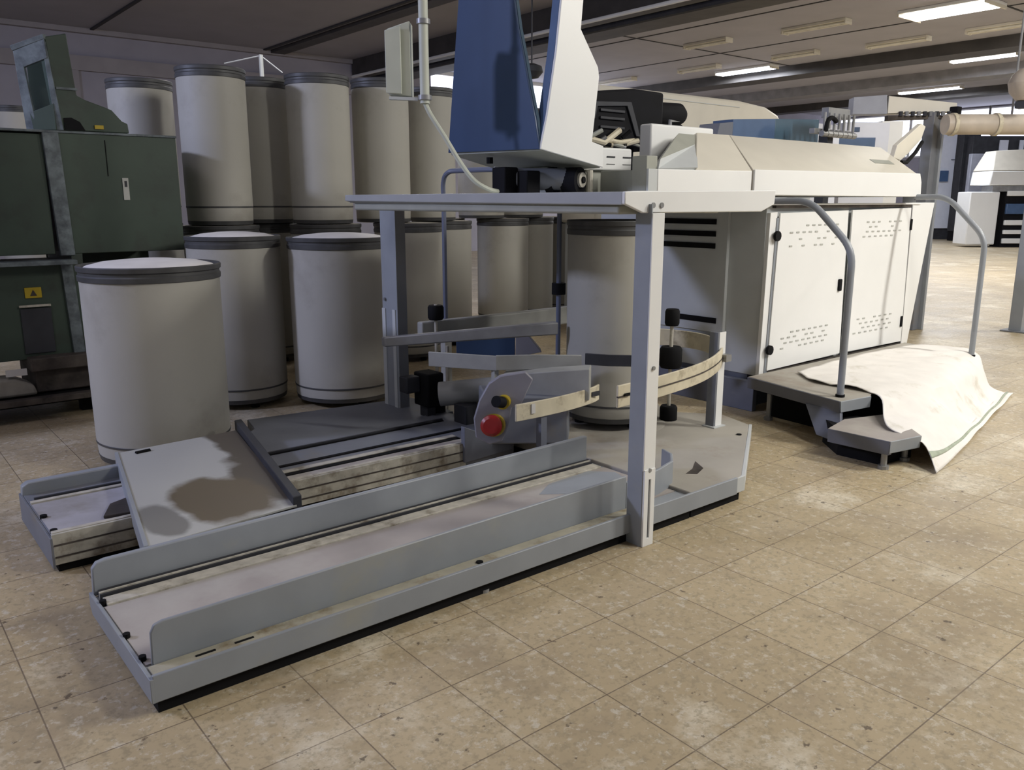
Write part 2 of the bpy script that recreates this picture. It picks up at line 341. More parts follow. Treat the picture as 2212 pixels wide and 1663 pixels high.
# rear track
t = thing('can_track', 'rear grey can track passing under the stained plate, dusty beige side', 'can track', (.53, 3.52, 0))
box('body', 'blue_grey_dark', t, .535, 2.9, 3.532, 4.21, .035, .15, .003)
box('gap_shade', 'black', t, .545, 2.9, 3.537, 4.18, .0, .036)  # black fill painted as the shaded gap below the rear track
box('front_face', 'mod_face', t, .53, 2.55, 3.52, 3.533, .035, .165, .003)
for z in (.065, .115): box('groove', 'rust', t, .535, 2.54, 3.517, 3.521, z, z + .006)
box('lip', 'strip', t, .535, 2.55, 3.534, 3.56, .15, .168, .002)
box('groove', 'black', t, 1.4, 2.6, 3.64, 3.675, .150, .158)
box('deck', 'lavender_deck', t, .54, 1.30, 3.56, 3.98, .15, .155)
MB().box(1.3, 2.6, 3.56, 3.635, .150, .155).build('deck_strip', 'deck', t)
box('strip', 'strip', t, 1.4, 2.6, 3.68, 3.72, .150, .160)
box('groove', 'black', t, 1.35, 2.75, 3.79, 3.815, .150, .156)
box('groove', 'black', t, 1.35, 2.75, 4.02, 4.035, .150, .156)
MB().box(.56, 2.75, 4.03, 4.045, .15, .165).build('groove', 'darkgrey', t)
box('pale_strip', 'strip', t, .54, 1.1, 3.99, 4.02, .15, .16)
MB().prism([(.53, .13), (1.02, .13), (1.02, .207), (.56, .205), (.535, .19)], 'y', 4.15, 4.20).build('back_flange', 'blue_grey', t, .006)
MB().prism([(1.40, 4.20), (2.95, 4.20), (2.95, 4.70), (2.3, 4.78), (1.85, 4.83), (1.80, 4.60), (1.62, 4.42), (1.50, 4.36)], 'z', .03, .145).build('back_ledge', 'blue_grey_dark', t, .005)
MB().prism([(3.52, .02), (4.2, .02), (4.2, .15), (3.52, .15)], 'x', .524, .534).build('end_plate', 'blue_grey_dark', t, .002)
for y in (3.58, 3.78): MB().tube([(.55, y, .15), (.55, y, .166)], .014, 10).build('bolt', 'black', t)
MB().prism([(.74, 3.60), (.80, 3.74), (.92, 3.80), (1.04, 3.78), (1.02, 3.62), (.88, 3.57)], 'z', .1555, .170).build('grease_lump', 'rust', t, .004)
MB().prism([(2.53, .06), (2.86, .075), (2.84, .12), (2.53, .262)], 'y', 3.50, 3.535).build('end_bracket', 'slate', t, .003)
for x, y in ((.7, 3.6), (.7, 4.1), (2.3, 3.6), (2.3, 4.6)):
    MB().tube([(x, y, 0), (x, y, .04)], .02, 10).build('foot', 'steel', t)

# loose stained plate lying across the rear track
def plate_mat():
    m = bpy.data.materials.new('grease_stained_plate'); m.use_nodes = True; nt = m.node_tree; N = nt.nodes; L = nt.links; b = N['Principled BSDF']
    tc = N.new('ShaderNodeTexCoord'); no = N.new('ShaderNodeTexNoise'); no.inputs['Scale'].default_value = 5; no.inputs['Detail'].default_value = 6; L.new(tc.outputs['Object'], no.inputs['Vector'])
    sx = N.new('ShaderNodeSeparateXYZ'); L.new(tc.outputs['Object'], sx.inputs[0])
    def blob(cx, cy, rx, ry, soft=.12):
        v = N.new('ShaderNodeVectorMath'); v.operation = 'SUBTRACT'; L.new(tc.outputs['Object'], v.inputs[0]); v.inputs[1].default_value = (cx, cy, 0)
        w_ = N.new('ShaderNodeVectorMath'); w_.operation = 'MULTIPLY'; L.new(v.outputs[0], w_.inputs[0]); w_.inputs[1].default_value = (1 / rx, 1 / ry, 0)
        l = N.new('ShaderNodeVectorMath'); l.operation = 'LENGTH'; L.new(w_.outputs[0], l.inputs[0])
        a = N.new('ShaderNodeMath'); a.operation = 'ADD'; L.new(l.outputs['Value'], a.inputs[0])
        n = N.new('ShaderNodeMath'); n.operation = 'MULTIPLY_ADD'; L.new(no.outputs['Fac'], n.inputs[0]); n.inputs[1].default_value = .9; n.inputs[2].default_value = -.45; L.new(n.outputs[0], a.inputs[1])
        r = N.new('ShaderNodeMapRange'); L.new(a.outputs[0], r.inputs[0]); r.inputs[1].default_value = 1 - soft; r.inputs[2].default_value = 1 + soft; r.inputs[3].default_value = 1; r.inputs[4].default_value = 0
        return r.outputs[0]
    c = None; col = (.42, .42, .395, 1)
    for args, cc in (((.80, .98, .15, .62), (.085, .07, .052, 1)), ((.68, .45, .16, .42), (.085, .07, .052, 1)), ((.40, .34, .19, .30), (.115, .09, .055, 1)), ((.12, .24, .08, .20), (.19, .185, .17, 1))):
        x = N.new('ShaderNodeMixRGB'); L.new(blob(*args), x.inputs['Fac'])
        if c is None: x.inputs['Color1'].default_value = col
        else: L.new(c, x.inputs['Color1'])
        x.inputs['Color2'].default_value = cc; c = x.outputs['Color']
    L.new(c, b.inputs['Base Color']); b.inputs['Roughness'].default_value = .5; return m
G['plate'] = plate_mat()
t = thing('metal_plate', 'flat grey metal plate with dark round grease stain lying across both tracks', 'plate', (.754, 3.012, 0))
MB().hexa([(.754, 3.012, .216), (1.36, 3.07, .216), (1.60, 4.35, .216), (.983, 4.31, .216), (.754, 3.012, .226), (1.36, 3.07, .226), (1.60, 4.35, .226), (.983, 4.31, .226)]).build('sheet', 'plate', t, .002)
MB().hexa([(1.345, 3.07, .205), (1.385, 3.075, .205), (1.665, 4.43, .205), (1.625, 4.43, .205), (1.345, 3.07, .262), (1.385, 3.075, .262), (1.665, 4.43, .262), (1.625, 4.43, .262)]).build('side_channel', 'darkgrey', t, .003)
MB().hexa([(.740, 3.012, .14), (.757, 3.012, .14), (.986, 4.31, .14), (.969, 4.31, .14), (.740, 3.012, .232), (.757, 3.012, .232), (.986, 4.31, .232), (.969, 4.31, .232)]).build('edge_lip', 'blue_grey', t, .002)
MB().tube([(1.05, 4.24, .226), (1.12, 4.25, .226)], .012, 8).build('plate_handle', 'black', t)

# ================================================================== SLIVER CANS
def can(name_label, x, y, r, z0, h, fill=True, group=None, dirty=True):
    t = thing('sliver_can', name_label, 'sliver can', (x, y, z0), group); c = (x, y, z0)
    up = z0 > 1; b = .006 if up else .045
    MB().lathe([(r * .93, b), (r * .975, b + .02), (r * .987, .128), (r * .985, .15), (r * .995, .152), (r, h - .075)], c).build('can_body', 'can', t)
    MB().lathe([(r * .982, .138), (r * .999, .140), (r * 1.0, .150), (r * .99, .154)], c).build('base_ring', 'rim', t)
    MB().lathe([(0, b - .004), (r * .88, b - .004), (r * .965, b), (r * .975, b + .02), (r * .985, b + .03), (r * .93, b + .03)], c).build('can_base', 'rim', t)
    MB().lathe([(r * .985, h - .085), (r * 1.018, h - .080), (r * 1.022, h - .055), (r * 1.004, h - .048), (r * 1.004, h - .034), (r * 1.026, h - .028), (r * 1.03, h - .006), (r * 1.015, h), (r * .985, h - .004), (r * .975, h - .05)], c).build('rim', 'rim', t)
    if fill == 'flat': MB().lathe([(0, h), (r * .9, h), (r * .985, h - .004), (r * .972, h - .05), (0, h - .05)], c).build('lid', 'can_dirty', t)
    elif fill:
        MB().lathe([(0, h + .028), (r * .35, h + .024), (r * .7, h + .012), (r * .9, h - .006), (r * .972, h - .025), (r * .972, h - .05), (0, h - .05)], c).build('fibre_fill', 'lid', t)
    for k in range(0 if up else 3):
        a = k * 2.094 + .5; MB().tube([(x + r * .7 * math.cos(a), y + r * .7 * math.sin(a), z0), (x + r * .7 * math.cos(a), y + r * .7 * math.sin(a), z0 + .035)], .03, 10).build('caster', 'black', t)
    return t
GL = 'sliver cans standing on the floor'; GU = 'sliver cans stacked on the upper tier'
can('large off-white sliver can nearest the camera, behind the stained plate', 1.375, 4.86, .362, 0, 1.115)
can('off-white floor can just right of the nearest can', 2.25, 5.90, .32, 0, 1.215)
can('wide off-white floor can beside the left platform leg', 2.88, 5.50, .365, 0, 1.205)
can('floor can seen between the left platform leg and the thin rail pole', 4.191, 6.649, .31, 0, 1.258, 'flat')
can('floor can half hidden right of the thin left rail pole', 4.90, 7.13, .30, 0, 1.258, 'flat')
can('floor can in the dim row behind the grey guide bars', 6.18, 7.735, .30, 0, 1.258, 'flat')
can('farthest right floor can beside the right rail pole', 6.80, 7.97, .29, 0, 1.258, 'flat')
can('off-white upper tier can, widest and tallest looking of the stack', 2.55, 6.915, .262, 1.26, 1.215, False)
can('upper tier can at the far left, standing farther back beside the green machine', 2.30, 7.95, .265, 1.26, 1.21, False)
can('upper tier can squeezed behind, second from the tallest one', 3.12, 7.32, .265, 1.26, 1.22, False)
can('upper tier can with bright top, left of the hanging control box', 3.394, 6.757, .262, 1.26, 1.215, False)
can('upper tier can directly left under the hanging control box', 4.071, 6.876, .255, 1.26, 1.25, False)
can('upper tier can directly right below the hanging control box', 4.746, 7.099, .255, 1.26, 1.25, False)
can('upper tier can seen left under the tower behind the cable', 5.927, 7.812, .27, 1.26, 1.25, False)
can('upper tier can at the right end behind the tower base', 6.60, 7.90, .27, 1.26, 1.25, False)
can('dim lower can carrying the tallest stacked can', 2.55, 6.93, .30, 0, 1.258, 'flat')
can('dim lower can at the back carrying the farthest left stacked can', 2.27, 8.0, .30, 0, 1.258, 'flat')
can('dim lower can at the back carrying the squeezed upper can', 3.17, 7.42, .30, 0, 1.258, 'flat')
can('dim lower can carrying the bright topped upper can', 3.42, 6.77, .30, 0, 1.258, 'flat')
can('dim lower can in the back row between the grey guide bars and rail pole', 5.60, 8.20, .29, 0, 1.258, 'flat')
can('dimmest lower can at the back right, just left of the turntable can', 7.40, 8.15, .30, 0, 1.258, 'flat')
can('slim brownish sliver can standing on the turntable under the platform', 3.60, 3.451, .275, .130, 1.215, False)
can('far pale sliver can on the upper tier at the left edge behind the green machine', 2.25, 13.6, .33, 1.26, 1.45, False)
can('far floor can at the left edge carrying the pale one behind the green machine', 2.25, 13.6, .33, 0, 1.258, 'flat')

# ================================================================== PLATFORM
t = thing('work_platform', 'grey raised platform with white side plate on slotted posts', 'platform', (2.4, 2.25, 0))
MB().prism([(2.42, 2.26), (3.40, 2.26), (3.40, 3.25), (4.92, 3.30), (4.92, 4.48), (2.42, 4.48)], 'z', 1.442, 1.482).build('deck', 'white_shade', t, .003)
MB().hexa([(2.395, 2.262, 1.436), (2.42, 2.262, 1.436), (2.42, 4.40, 1.436), (2.395, 4.48, 1.452), (2.395, 2.262, 1.487), (2.42, 2.262, 1.487), (2.42, 4.48, 1.487), (2.395, 4.48, 1.487)]).build('front_lip', 'lip_grey', t, .004)
MB().box(2.42, 2.60, 2.30, 4.42, 1.400, 1.440).build('under_beam', 'olive_grey', t, .01)
MB().box(2.95, 3.05, 2.30, 4.42, 1.40, 1.44).box(3.6, 4.9, 3.4, 3.5, 1.40, 1.44).build('under_beam', 'olive_grey', t, .005)
MB().prism([(2.393, 1.487), (2.393, 1.440), (2.50, 1.405), (3.29, 1.405), (3.385, 1.437), (3.392, 1.500), (2.45, 1.490)], 'y', 2.245, 2.262).build('side_plate', 'white', t, .004)
for x in (2.555, 2.605): MB().tube([(x, 2.24, 1.435), (x, 2.25, 1.435)], .011, 10).build('bolt', 'steel', t)
# posts: angle section with a slotted foot
def post(x, y, z0, wm, sm, w=.072, d=.09):
    g = MB().box(x, x + w, y, y + .006, z0 + .34, 1.405).build('post', wm, t, .002)
    MB().box(x, x + .006, y + .006, y + d, z0 + .0, 1.44).build('post_web', sm, g, .001)
    MB().box(x + .004, x + w * .42, y - .004, y + .006, z0, z0 + .345).box(x + w * .62, x + w * .98, y - .004, y + .006, z0, z0 + .345).box(x + w * .4, x + w * .64, y - .004, y + .006, z0, z0 + .035).box(x + w * .4, x + w * .64, y - .004, y + .006, z0 + .30, z0 + .345).build('slotted_foot', wm, g, .001)
    MB().box(x + w * .38, x + w * .66, y + .004, y + .012, z0 + .03, z0 + .31).build('slot', 'blue_grey_dark', g)
    for z in (z0 + .34, z0 + .78): MB().tube([(x + w * .5, y - .006, z), (x + w * .5, y + .002, z)], .009, 8).build('bolt', 'steel', g)
    return g
post(2.530, 2.222, 0, 'white', 'blue_grey')
g = MB().box(2.728, 2.734, 4.48, 4.66, .13, 1.44).build('post', 'blue_grey', t, .002)
MB().box(2.734, 2.80, 4.48, 4.486, .13, 1.44).build('post_web', 'blue_grey_dark', g)
MB().box(2.722, 2.728, 4.62, 4.66, .13, .78).box(2.722, 2.728, 4.50, 4.535, .13, .78).build('slotted_foot', 'white_shade', g, .001)
MB().tube([(2.715, 4.62, .84), (2.73, 4.62, .84)], .01, 8).build('bolt', 'steel', g)

# short post that carries the curved guide, right
t = thing('guide_post', 'short white post on the turntable deck right of the curved cream guide', 'post', (4.0, 2.95, .125))
box('flat', 'white', t, 3.985, 4.045, 2.95, 2.956, .125, .70, .001); box('web', 'blue_grey_dark', t, 3.968, 3.985, 2.95, 3.01, .125, .70, .001)
box('foot_plate', 'white_shade', t, 3.95, 4.06, 2.93, 3.02, .125, .133, .001)

# curved guides
t = thing('can_guide', 'curved cream guide band bending round the right side of the turntable', 'guide rail', (3.5, 2.75, .125))
p = smooth_path([(2.82, 2.66), (3.18, 2.68), (3.60, 2.76), (3.98, 2.93), (4.20, 3.12), (4.31, 3.36), (4.24, 3.62), (4.02, 3.82)])
MB().band([(a, b, -.01 + .03 * k / len(p)) for k, (a, b) in enumerate(p)], .495, .605, .012).build('band', 'guide', t, .003)
MB().band([(a, b - .003, -.01 + .03 * k / len(p)) for k, (a, b) in enumerate(p[:28])], .545, .552, .012).build('groove', 'rust', t)
MB().box(2.86, 2.90, 2.645, 2.652, .54, .552).box(2.94, 2.98, 2.648, 2.655, .555, .567).build('slot', 'black', t)
MB().box(3.99, 4.04, 2.90, 2.95, .53, .57).build('bracket', 'steel', t)
t = thing('can_guide', 'short cream guide band in front of the yellow knob, left of the white post', 'guide rail', (2.6, 3.2, .15))
p = smooth_path([(2.605, 3.16), (2.78, 3.155), (2.98, 3.165), (3.18, 3.20), (3.28, 3.24)])
MB().band([(a, b, .0) for a, b in p], .350, .440, .012).build('band', 'guide', t, .003)
MB().box(2.70, 2.725, 3.143, 3.149, .38, .43).build('white_tag', 'lid', t)
MB().box(3.18, 3.24, 3.188, 3.196, .39, .415).build('slot', 'darkgrey', t)
MB().box(2.78, 2.82, 3.16, 3.20, .13, .38).build('bracket', 'slate', t)
t = thing('can_guide', 'straight grey guide bar with a kink, level with the middle of the can', 'guide rail', (2.7, 4.0, .13))
MB().band([(2.62, 3.97), (2.84, 3.61), (3.02, 3.66), (3.36, 3.60)][:2] + [(3.14, 3.64), (3.32, 3.36)][:0], .515, .60, .014).build('band', 'guidegrey', t, .003)
MB().band([(2.835, 3.615), (3.02, 3.50), (3.22, 3.32)], .518, .603, .014).build('band', 'guidegrey', t, .003)
MB().band([(3.23, 3.30), (3.30, 3.18), (3.42, 3.06)], .55, .615, .012).build('band', 'darkgrey', t, .003)
MB().box(2.83, 2.86, 3.62, 3.65, .13, .56).build('bracket', 'guidegrey', t)

# grey machinery between the tracks and the turntable
t = thing('changer_drive', 'grey can changer drive unit with dark blue recess behind the guide bars', 'drive unit', (2.9, 4.0, .13))
box('back_rail', 'guidegrey', t, 2.78, 4.3, 4.28, 4.34, .60, .72, .01)
MB().hexa([(2.50, 4.26, .60), (2.50, 4.30, .60), (3.30, 3.64, .68), (3.28, 3.58, .68), (2.50, 4.26, .66), (2.50, 4.30, .66), (3.30, 3.64, .755), (3.28, 3.58, .755)]).build('guide_beam', 'steel', t, .008)
MB().hexa([(2.955, 4.165, .50), (3.24, 3.935, .50), (3.34, 4.06, .50), (3.05, 4.29, .50), (2.955, 4.165, .65), (3.24, 3.935, .65), (3.34, 4.06, .65), (3.05, 4.29, .65)]).build('recess_box', 'blue', t, .004)
MB().hexa([(3.24, 3.93, .50), (3.37, 3.83, .53), (3.45, 3.93, .53), (3.33, 4.03, .50), (3.24, 3.93, .655), (3.29, 3.89, .655), (3.36, 3.98, .655), (3.33, 4.03, .655)]).build('blade', 'lavender', t, .003)
MB().hexa([(2.80, 3.60, .36), (3.13, 3.16, .38), (3.22, 3.24, .38), (2.92, 3.68, .36), (2.84, 3.56, .50), (3.13, 3.16, .56), (3.22, 3.24, .56), (2.95, 3.66, .50)]).build('slanted_cover', 'guidegrey', t, .006)
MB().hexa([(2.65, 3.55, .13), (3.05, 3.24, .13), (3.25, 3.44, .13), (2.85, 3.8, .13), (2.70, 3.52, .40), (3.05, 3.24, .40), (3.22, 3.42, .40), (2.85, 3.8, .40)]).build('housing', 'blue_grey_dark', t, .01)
MB().tube([(2.78, 4.10, .30), (3.06, 3.85, .34)], .075, 20).build('motor', 'guidegrey', t)
MB().box(2.80, 2.92, 3.86, 3.98, .13, .26).build('motor_foot', 'darkgrey', t)
t = thing('switch_motor', 'black boxy motor low behind the left platform leg', 'motor', (2.77, 4.2, .13))
box('case', 'black', t, 2.72, 2.84, 4.14, 4.30, .21, .42, .01); box('bracket', 'darkgrey', t, 2.74, 2.80, 4.18, 4.26, .13, .215)
box('junction_box', 'darkgrey', t, 2.62, 2.72, 4.22, 4.31, .30, .40, .008)

# e-stop panel
t = thing('switch_panel', 'rounded grey switch panel with red stop button and yellow knob', 'control panel', (2.55, 3.33, .13))
def along(u, v, dz=0, out=0): # plane running along the view-facing diagonal
    b0 = Vector((2.50, 3.36, 0)); d = Vector((.80, -.60, 0)); n = Vector((-.60, -.80, 0))
    p = b0 + d * u + n * out; return (p.x, p.y, v)
oc = [(.0, .24), (-.01, .34), (.02, .44), (.07, .53), (.13, .57), (.26, .59), (.30, .55), (.24, .42), (.19, .40), (.17, .30), (.14, .22), (.07, .20)]
mb = MB(); A = [mb.bm.verts.new(along(u, v, out=0)) for u, v in oc]; B = [mb.bm.verts.new(along(u, v, out=-.04)) for u, v in oc]
mb.bm.faces.new(A); mb.bm.faces.new(B[::-1])
for i in range(len(oc)): mb.bm.faces.new((A[i], B[i], B[(i + 1) % len(oc)], A[(i + 1) % len(oc)]))
mb.build('backplate', 'lavender', t, .006)
MB().tube([along(.098, .308, out=.0), along(.090, .316, out=.035)], .060, 24).build('button_collar', 'yellow', t)
MB().tube([along(.083, .317, out=.035), along(.080, .318, out=.055), along(.079, .319, out=.066)], [.056, .056, .040], 24).build('stop_button', 'red', t)
MB().tube([along(.150, .435, out=-.005), along(.140, .437, out=.04)], .036, 20).build('knob_collar', 'yellow', t)
MB().tube([along(.138, .439, out=.04), along(.105, .455, out=.085)], .030, 16).build('selector_knob', 'black2', t)

# rods with black clamps
def rod(x, y, z0, z1, knobs, label):
    t = thing('clamp_rod', label, 'rod', (x, y, z0))
    MB().tube([(x, y, z0), (x, y, z1)], .011, 10).build('rod', 'strip', t)
    for z, r, h in knobs: MB().tube([(x, y, z - h / 2), (x, y, z - h * .35), (x, y, z + h * .35), (x, y, z + h / 2)], [r * .85, r, r, r * .85], 14).build('clamp_knob', 'black', t)
rod(2.86, 4.245, .13, .83, ((.78, .05, .09), (.165, .05, .07)), 'thin rod with black clamp knobs near the left platform leg')
rod(2.98, 4.30, .13, .55, (), 'plain thin rod just right of the clamp rod at left')
rod(3.91, 3.25, .13, .80, ((.765, .045, .10), (.52, .07, .13), (.165, .055, .10)), 'thin rod with black knob and wheel right of the white post')

# handrail behind the platform
t = thing('handrail', 'thin blue-grey looped handrail tube rising through the platform', 'handrail', (3.55, 4.8, 0))
MB().tube(smooth_path([(3.4, 4.92, .60), (3.4, 4.92, 1.40), (3.4, 4.92, 1.58), (3.40, 4.86, 1.645), (3.42, 4.75, 1.655), (3.46, 4.30, 1.65), (3.47, 4.05, 1.60)], 4), .017, 10).build('tube', 'railblue', t)
box('foot_clamp', 'guidegrey', t, 3.37, 3.43, 4.89, 4.95, .13, .62, .004)
t = thing('handrail', 'thin blue-grey pole with a black knob left of the turntable can', 'handrail', (3.46, 3.78, .13))
MB().tube([(3.46, 3.78, .13), (3.46, 3.78, 1.41)], .015, 10).build('tube', 'railblue', t)
MB().tube([(3.46, 3.78, .89), (3.46, 3.78, .96)], .043, 14).build('clamp_knob', 'black', t)

# ================================================================== TOWER ON THE PLATFORM
t = thing('drafting_tower', 'tall navy blue and white machine tower standing over the platform', 'machine tower', (3.1, 3.6, 1.49))
XB = 3.0
bl = [(4.285, 1.738), (3.443, 1.721), (3.482, 1.881), (3.532, 2.038), (3.579, 2.205), (3.625, 2.35), (3.656, 2.492), (3.68, 2.75), (3.69, 3.2), (4.05, 3.2), (4.12, 2.80), (4.16, 2.57)]
MB().prism(bl, 'x', XB, XB + .015).build('front_panel', 'blue', t, .003)
ed = bl[1:8]
mb = MB(); vs = []
for y, z in ed: vs.append([mb.bm.verts.new(q) for q in ((XB + .016, y, z), (XB + .016, y + .012, z), (XB + .035, y + .012, z), (XB + .035, y, z))])
for a, b in zip(vs, vs[1:]):
    for k in range(4): mb.bm.faces.new((a[k], a[(k + 1) % 4], b[(k + 1) % 4], b[k]))
mb.bm.faces.new(vs[0]); mb.bm.faces.new(vs[-1][::-1]); mb.build('panel_edge', 'teal', t)
YW = 3.445
wp = [(3.003, 1.722), (3.049, 1.893), (3.08, 2.059), (3.11, 2.223), (3.142, 2.476), (3.19, 2.9), (3.19, 3.2), (3.30, 3.2), (3.30, 2.50), (3.285, 2.35), (3.42, 2.17), (3.43, 2.12), (3.385, 1.775), (3.475, 1.755), (3.478, 1.638)]
MB().prism(wp, 'y', YW - .008, YW + .008).build('side_panel', 'white', t, .003)
ed = wp[:6]
mb = MB(); vs = []
for x, z in ed: vs.append([mb.bm.verts.new(q) for q in ((x, YW + .009, z), (x + .012, YW + .009, z), (x + .012, YW + .065, z), (x, YW + .065, z))])
for a, b in zip(vs, vs[1:]):
    for k in range(4): mb.bm.faces.new((a[k], a[(k + 1) % 4], b[(k + 1) % 4], b[k]))
mb.bm.faces.new(vs[0]); mb.bm.faces.new(vs[-1][::-1]); mb.build('panel_edge', 'blue_mid', t)
MB().hexa([(XB + .016, YW + .01, 1.715), (3.47, YW + .01, 1.636), (3.47, 4.25, 1.62), (XB + .016, 4.275, 1.725), (XB + .016, YW + .01, 1.735), (3.47, YW + .01, 1.655), (3.47, 4.25, 1.64), (XB + .016, 4.275, 1.745)]).build('bottom_panel', 'olive_grey', t, .002)
MB().tube([(3.06, 3.95, 1.70), (3.06, 3.95, 1.665)], .02, 10).build('bolt', 'black', t)
box('cross_bar', 'darkgrey', t, 3.18, 3.30, 3.46, 4.18, 2.95, 3.05, .005)
# support under the tower
t = thing('coiler_head', 'coiler head with dark bearing brackets and pulley under the tower', 'coiler head', (3.2, 3.7, 1.482))
box('bearing_block', 'black2', t, 3.02, 3.12, 3.76, 3.88, 1.482, 1.64, .008)
box('bearing_block', 'black2', t, 3.10, 3.20, 3.66, 3.75, 1.482, 1.62, .008)
MB().tube([(3.14, 3.80, 1.575), (3.40, 3.56, 1.575)], .062, 20).build('roller', 'blue_grey_dark', t)
MB().tube([(3.06, 3.90, 1.63), (3.04, 3.86, 1.63)], .016, 10).build('nut', 'lid', t)
MB().tube([(3.36, 3.62, 1.565), (3.39, 3.53, 1.565)], .076, 24).tube([(3.30, 3.70, 1.565), (3.32, 3.66, 1.565)], .078, 24).build('pulley', 'black2', t)
MB().tube([(3.388, 3.535, 1.57), (3.394, 3.515, 1.57)], .042, 20).build('pulley_ring', 'strip', t)
MB().tube([(3.392, 3.52, 1.57), (3.397, 3.505, 1.57)], .018, 16).build('hub', 'black', t)
MB().lathe([(0, 0), (.14, 0), (.14, .008), (0, .012)], (3.05, 3.85, 1.483)).build('ring_plate', 'lid', t)
box('support_column', 'olive_grey', t, 3.36, 3.46, 3.78, 4.10, 1.482, 1.65, .004)

# hanging control box and its pole
t = thing('control_box', 'off-white control box strapped to a vertical pole above the cans', 'control box', (2.5, 3.9, 2.0))
MB().hexa([(2.405, 3.975, 2.00), (2.50, 3.90, 1.99), (2.575, 3.99, 1.99), (2.48, 4.065, 2.0), (2.405, 3.975, 2.325), (2.50, 3.90, 2.365), (2.575, 3.99, 2.365), (2.48, 4.065, 2.325)]).build('box_body', 'olive_white', t, .006)
MB().hexa([(2.385, 3.965, 2.005), (2.45, 3.912, 2.0), (2.46, 3.925, 2.0), (2.40, 3.975, 2.005), (2.385, 3.965, 2.315), (2.45, 3.912, 2.335), (2.46, 3.925, 2.335), (2.40, 3.975, 2.315)]).build('box_lid', 'olive_white', t, .004)
MB().hexa([(2.40, 3.96, 1.975), (2.52, 3.87, 1.97), (2.54, 3.90, 1.97), (2.42, 3.99, 1.975), (2.40, 3.96, 1.99), (2.52, 3.87, 1.985), (2.54, 3.90, 1.985), (2.42, 3.99, 1.99)]).build('bracket', 'white_shade', t)
MB().tube([(2.555, 3.855, 1.955), (2.555, 3.855, 3.2), (2.555, 3.855, HC)], .025, 14).build('pole', 'olive_white', t)
for z in (1.985, 2.36): MB().tube([(2.555, 3.855, z - .012), (2.555, 3.855, z + .012)], .036, 14).build('clamp', 'steel', t)
MB().tube(smooth_path([(2.555, 3.855, 1.96), (2.575, 3.835, 1.90), (2.63, 3.79, 1.79), (2.70, 3.74, 1.65), (2.76, 3.70, 1.56), (2.84, 3.68, 1.515), (2.95, 3.74, 1.505)], 5), .013, 10).build('cable', 'olive_white', t)

# ================================================================== WHITE MACHINE
t = thing('drawing_machine', 'long white draw frame cabinet with vented doors and cream sloping hood', 'textile machine', (4.95, 3.31, 0))
box('cabinet_body', 'white_shade', t, 4.945, 7.05, 3.335, 4.9, .25, 1.42, .003)
box('plinth', 'slate', t, 4.96, 7.0, 3.42, 4.8, .0, .25, .003)
MB().prism([(4.93, .215), (4.985, .225), (5.03, 1.38), (4.95, 1.375)], 'y', 3.306, 3.334).build('corner_post', 'white', t, .002)
MB().prism([(4.985, .24), (5.02, .24), (5.055, 1.34), (5.02, 1.34)], 'y', 3.300, 3.307).build('seal_strip', 'rail', t)
d1 = MB().prism([(5.005, .285), (5.968, .300), (5.925, 1.385), (5.045, 1.372)], 'y', 3.292, 3.306).build('door', 'white', t, .003)
d2 = MB().prism([(6.01, .300), (6.95, .292), (6.90, 1.400), (5.985, 1.387)], 'y', 3.292, 3.306).build('door', 'white', t, .003)
MB().prism([(6.955, .25), (7.08, .25), (7.32, 1.44), (6.92, 1.44)], 'y', 3.300, 3.36).build('end_panel', 'white', t, .003)
MB().prism([(6.95, .24), (6.965, .24), (6.925, 1.43), (6.91, 1.43)], 'y', 3.294, 3.300).build('seam', 'steel', t)
MB().box(5.0, 6.93, 3.30, 3.33, 1.405, 1.43).build('top_gap', 'rust', t)
MB().box(4.93, 7.06, 3.29, 3.34, 1.425, 1.437).build('top_lip', 'white', t, .002)
MB().box(5.02, 6.95, 3.30, 3.33, .255, .278).build('bottom_seal', 'rust', t)
def vents(door, x0, x1, z0, z1, rows, cols, skew):
    mb = MB()
    for r in range(rows):
        for c in range(cols):
            if random.random() < .16: continue
            cx = x0 + (x1 - x0) * (c + .5 * (r % 2)) / cols; cz = z0 + (z1 - z0) * r / (rows - 1) + skew * (cx - x0)
            mb.box(cx, cx + .038, 3.2885, 3.2925, cz, cz + .012)
    off = ROOT[door.name]; me = door.data; me.materials.append(G['paper']); bm = bmesh.new(); bm.from_mesh(me); mi = len(me.materials) - 1
    tmp = bpy.data.meshes.new('tmp'); mb.bm.to_mesh(tmp); n0 = len(bm.faces); nv = len(bm.verts); bm.from_mesh(tmp); bm.verts.ensure_lookup_table(); bm.faces.ensure_lookup_table()
    for v in bm.verts[nv:]: v.co -= off
    for f in bm.faces[n0:]: f.material_index = mi
    bm.to_mesh(me); bm.free(); bpy.data.meshes.remove(tmp); return door
vents(d1, 5.17, 5.80, 1.14, 1.28, 4, 8, 0); vents(d1, 5.15, 5.76, .42, .53, 4, 8, .01)
vents(d2, 6.16, 6.76, 1.18, 1.29, 4, 7, 0); vents(d2, 6.14, 6.74, .43, .54, 4, 7, 0)
for x, z, d in ((4.985, 1.22, d1), (4.985, .435, d1)): MB().tube([(x + .02, 3.29, z), (x + .02, 3.27, z)], .034, 12).build('latch_knob', 'black', d)
MB().box(5.855, 5.895, 3.275, 3.292, .79, .88).build('door_handle', 'black', d1, .006)
for z in (1.22, .42): MB().box(6.90, 6.925, 3.28, 3.292, z, z + .09).build('hinge', 'black', d2, .004)
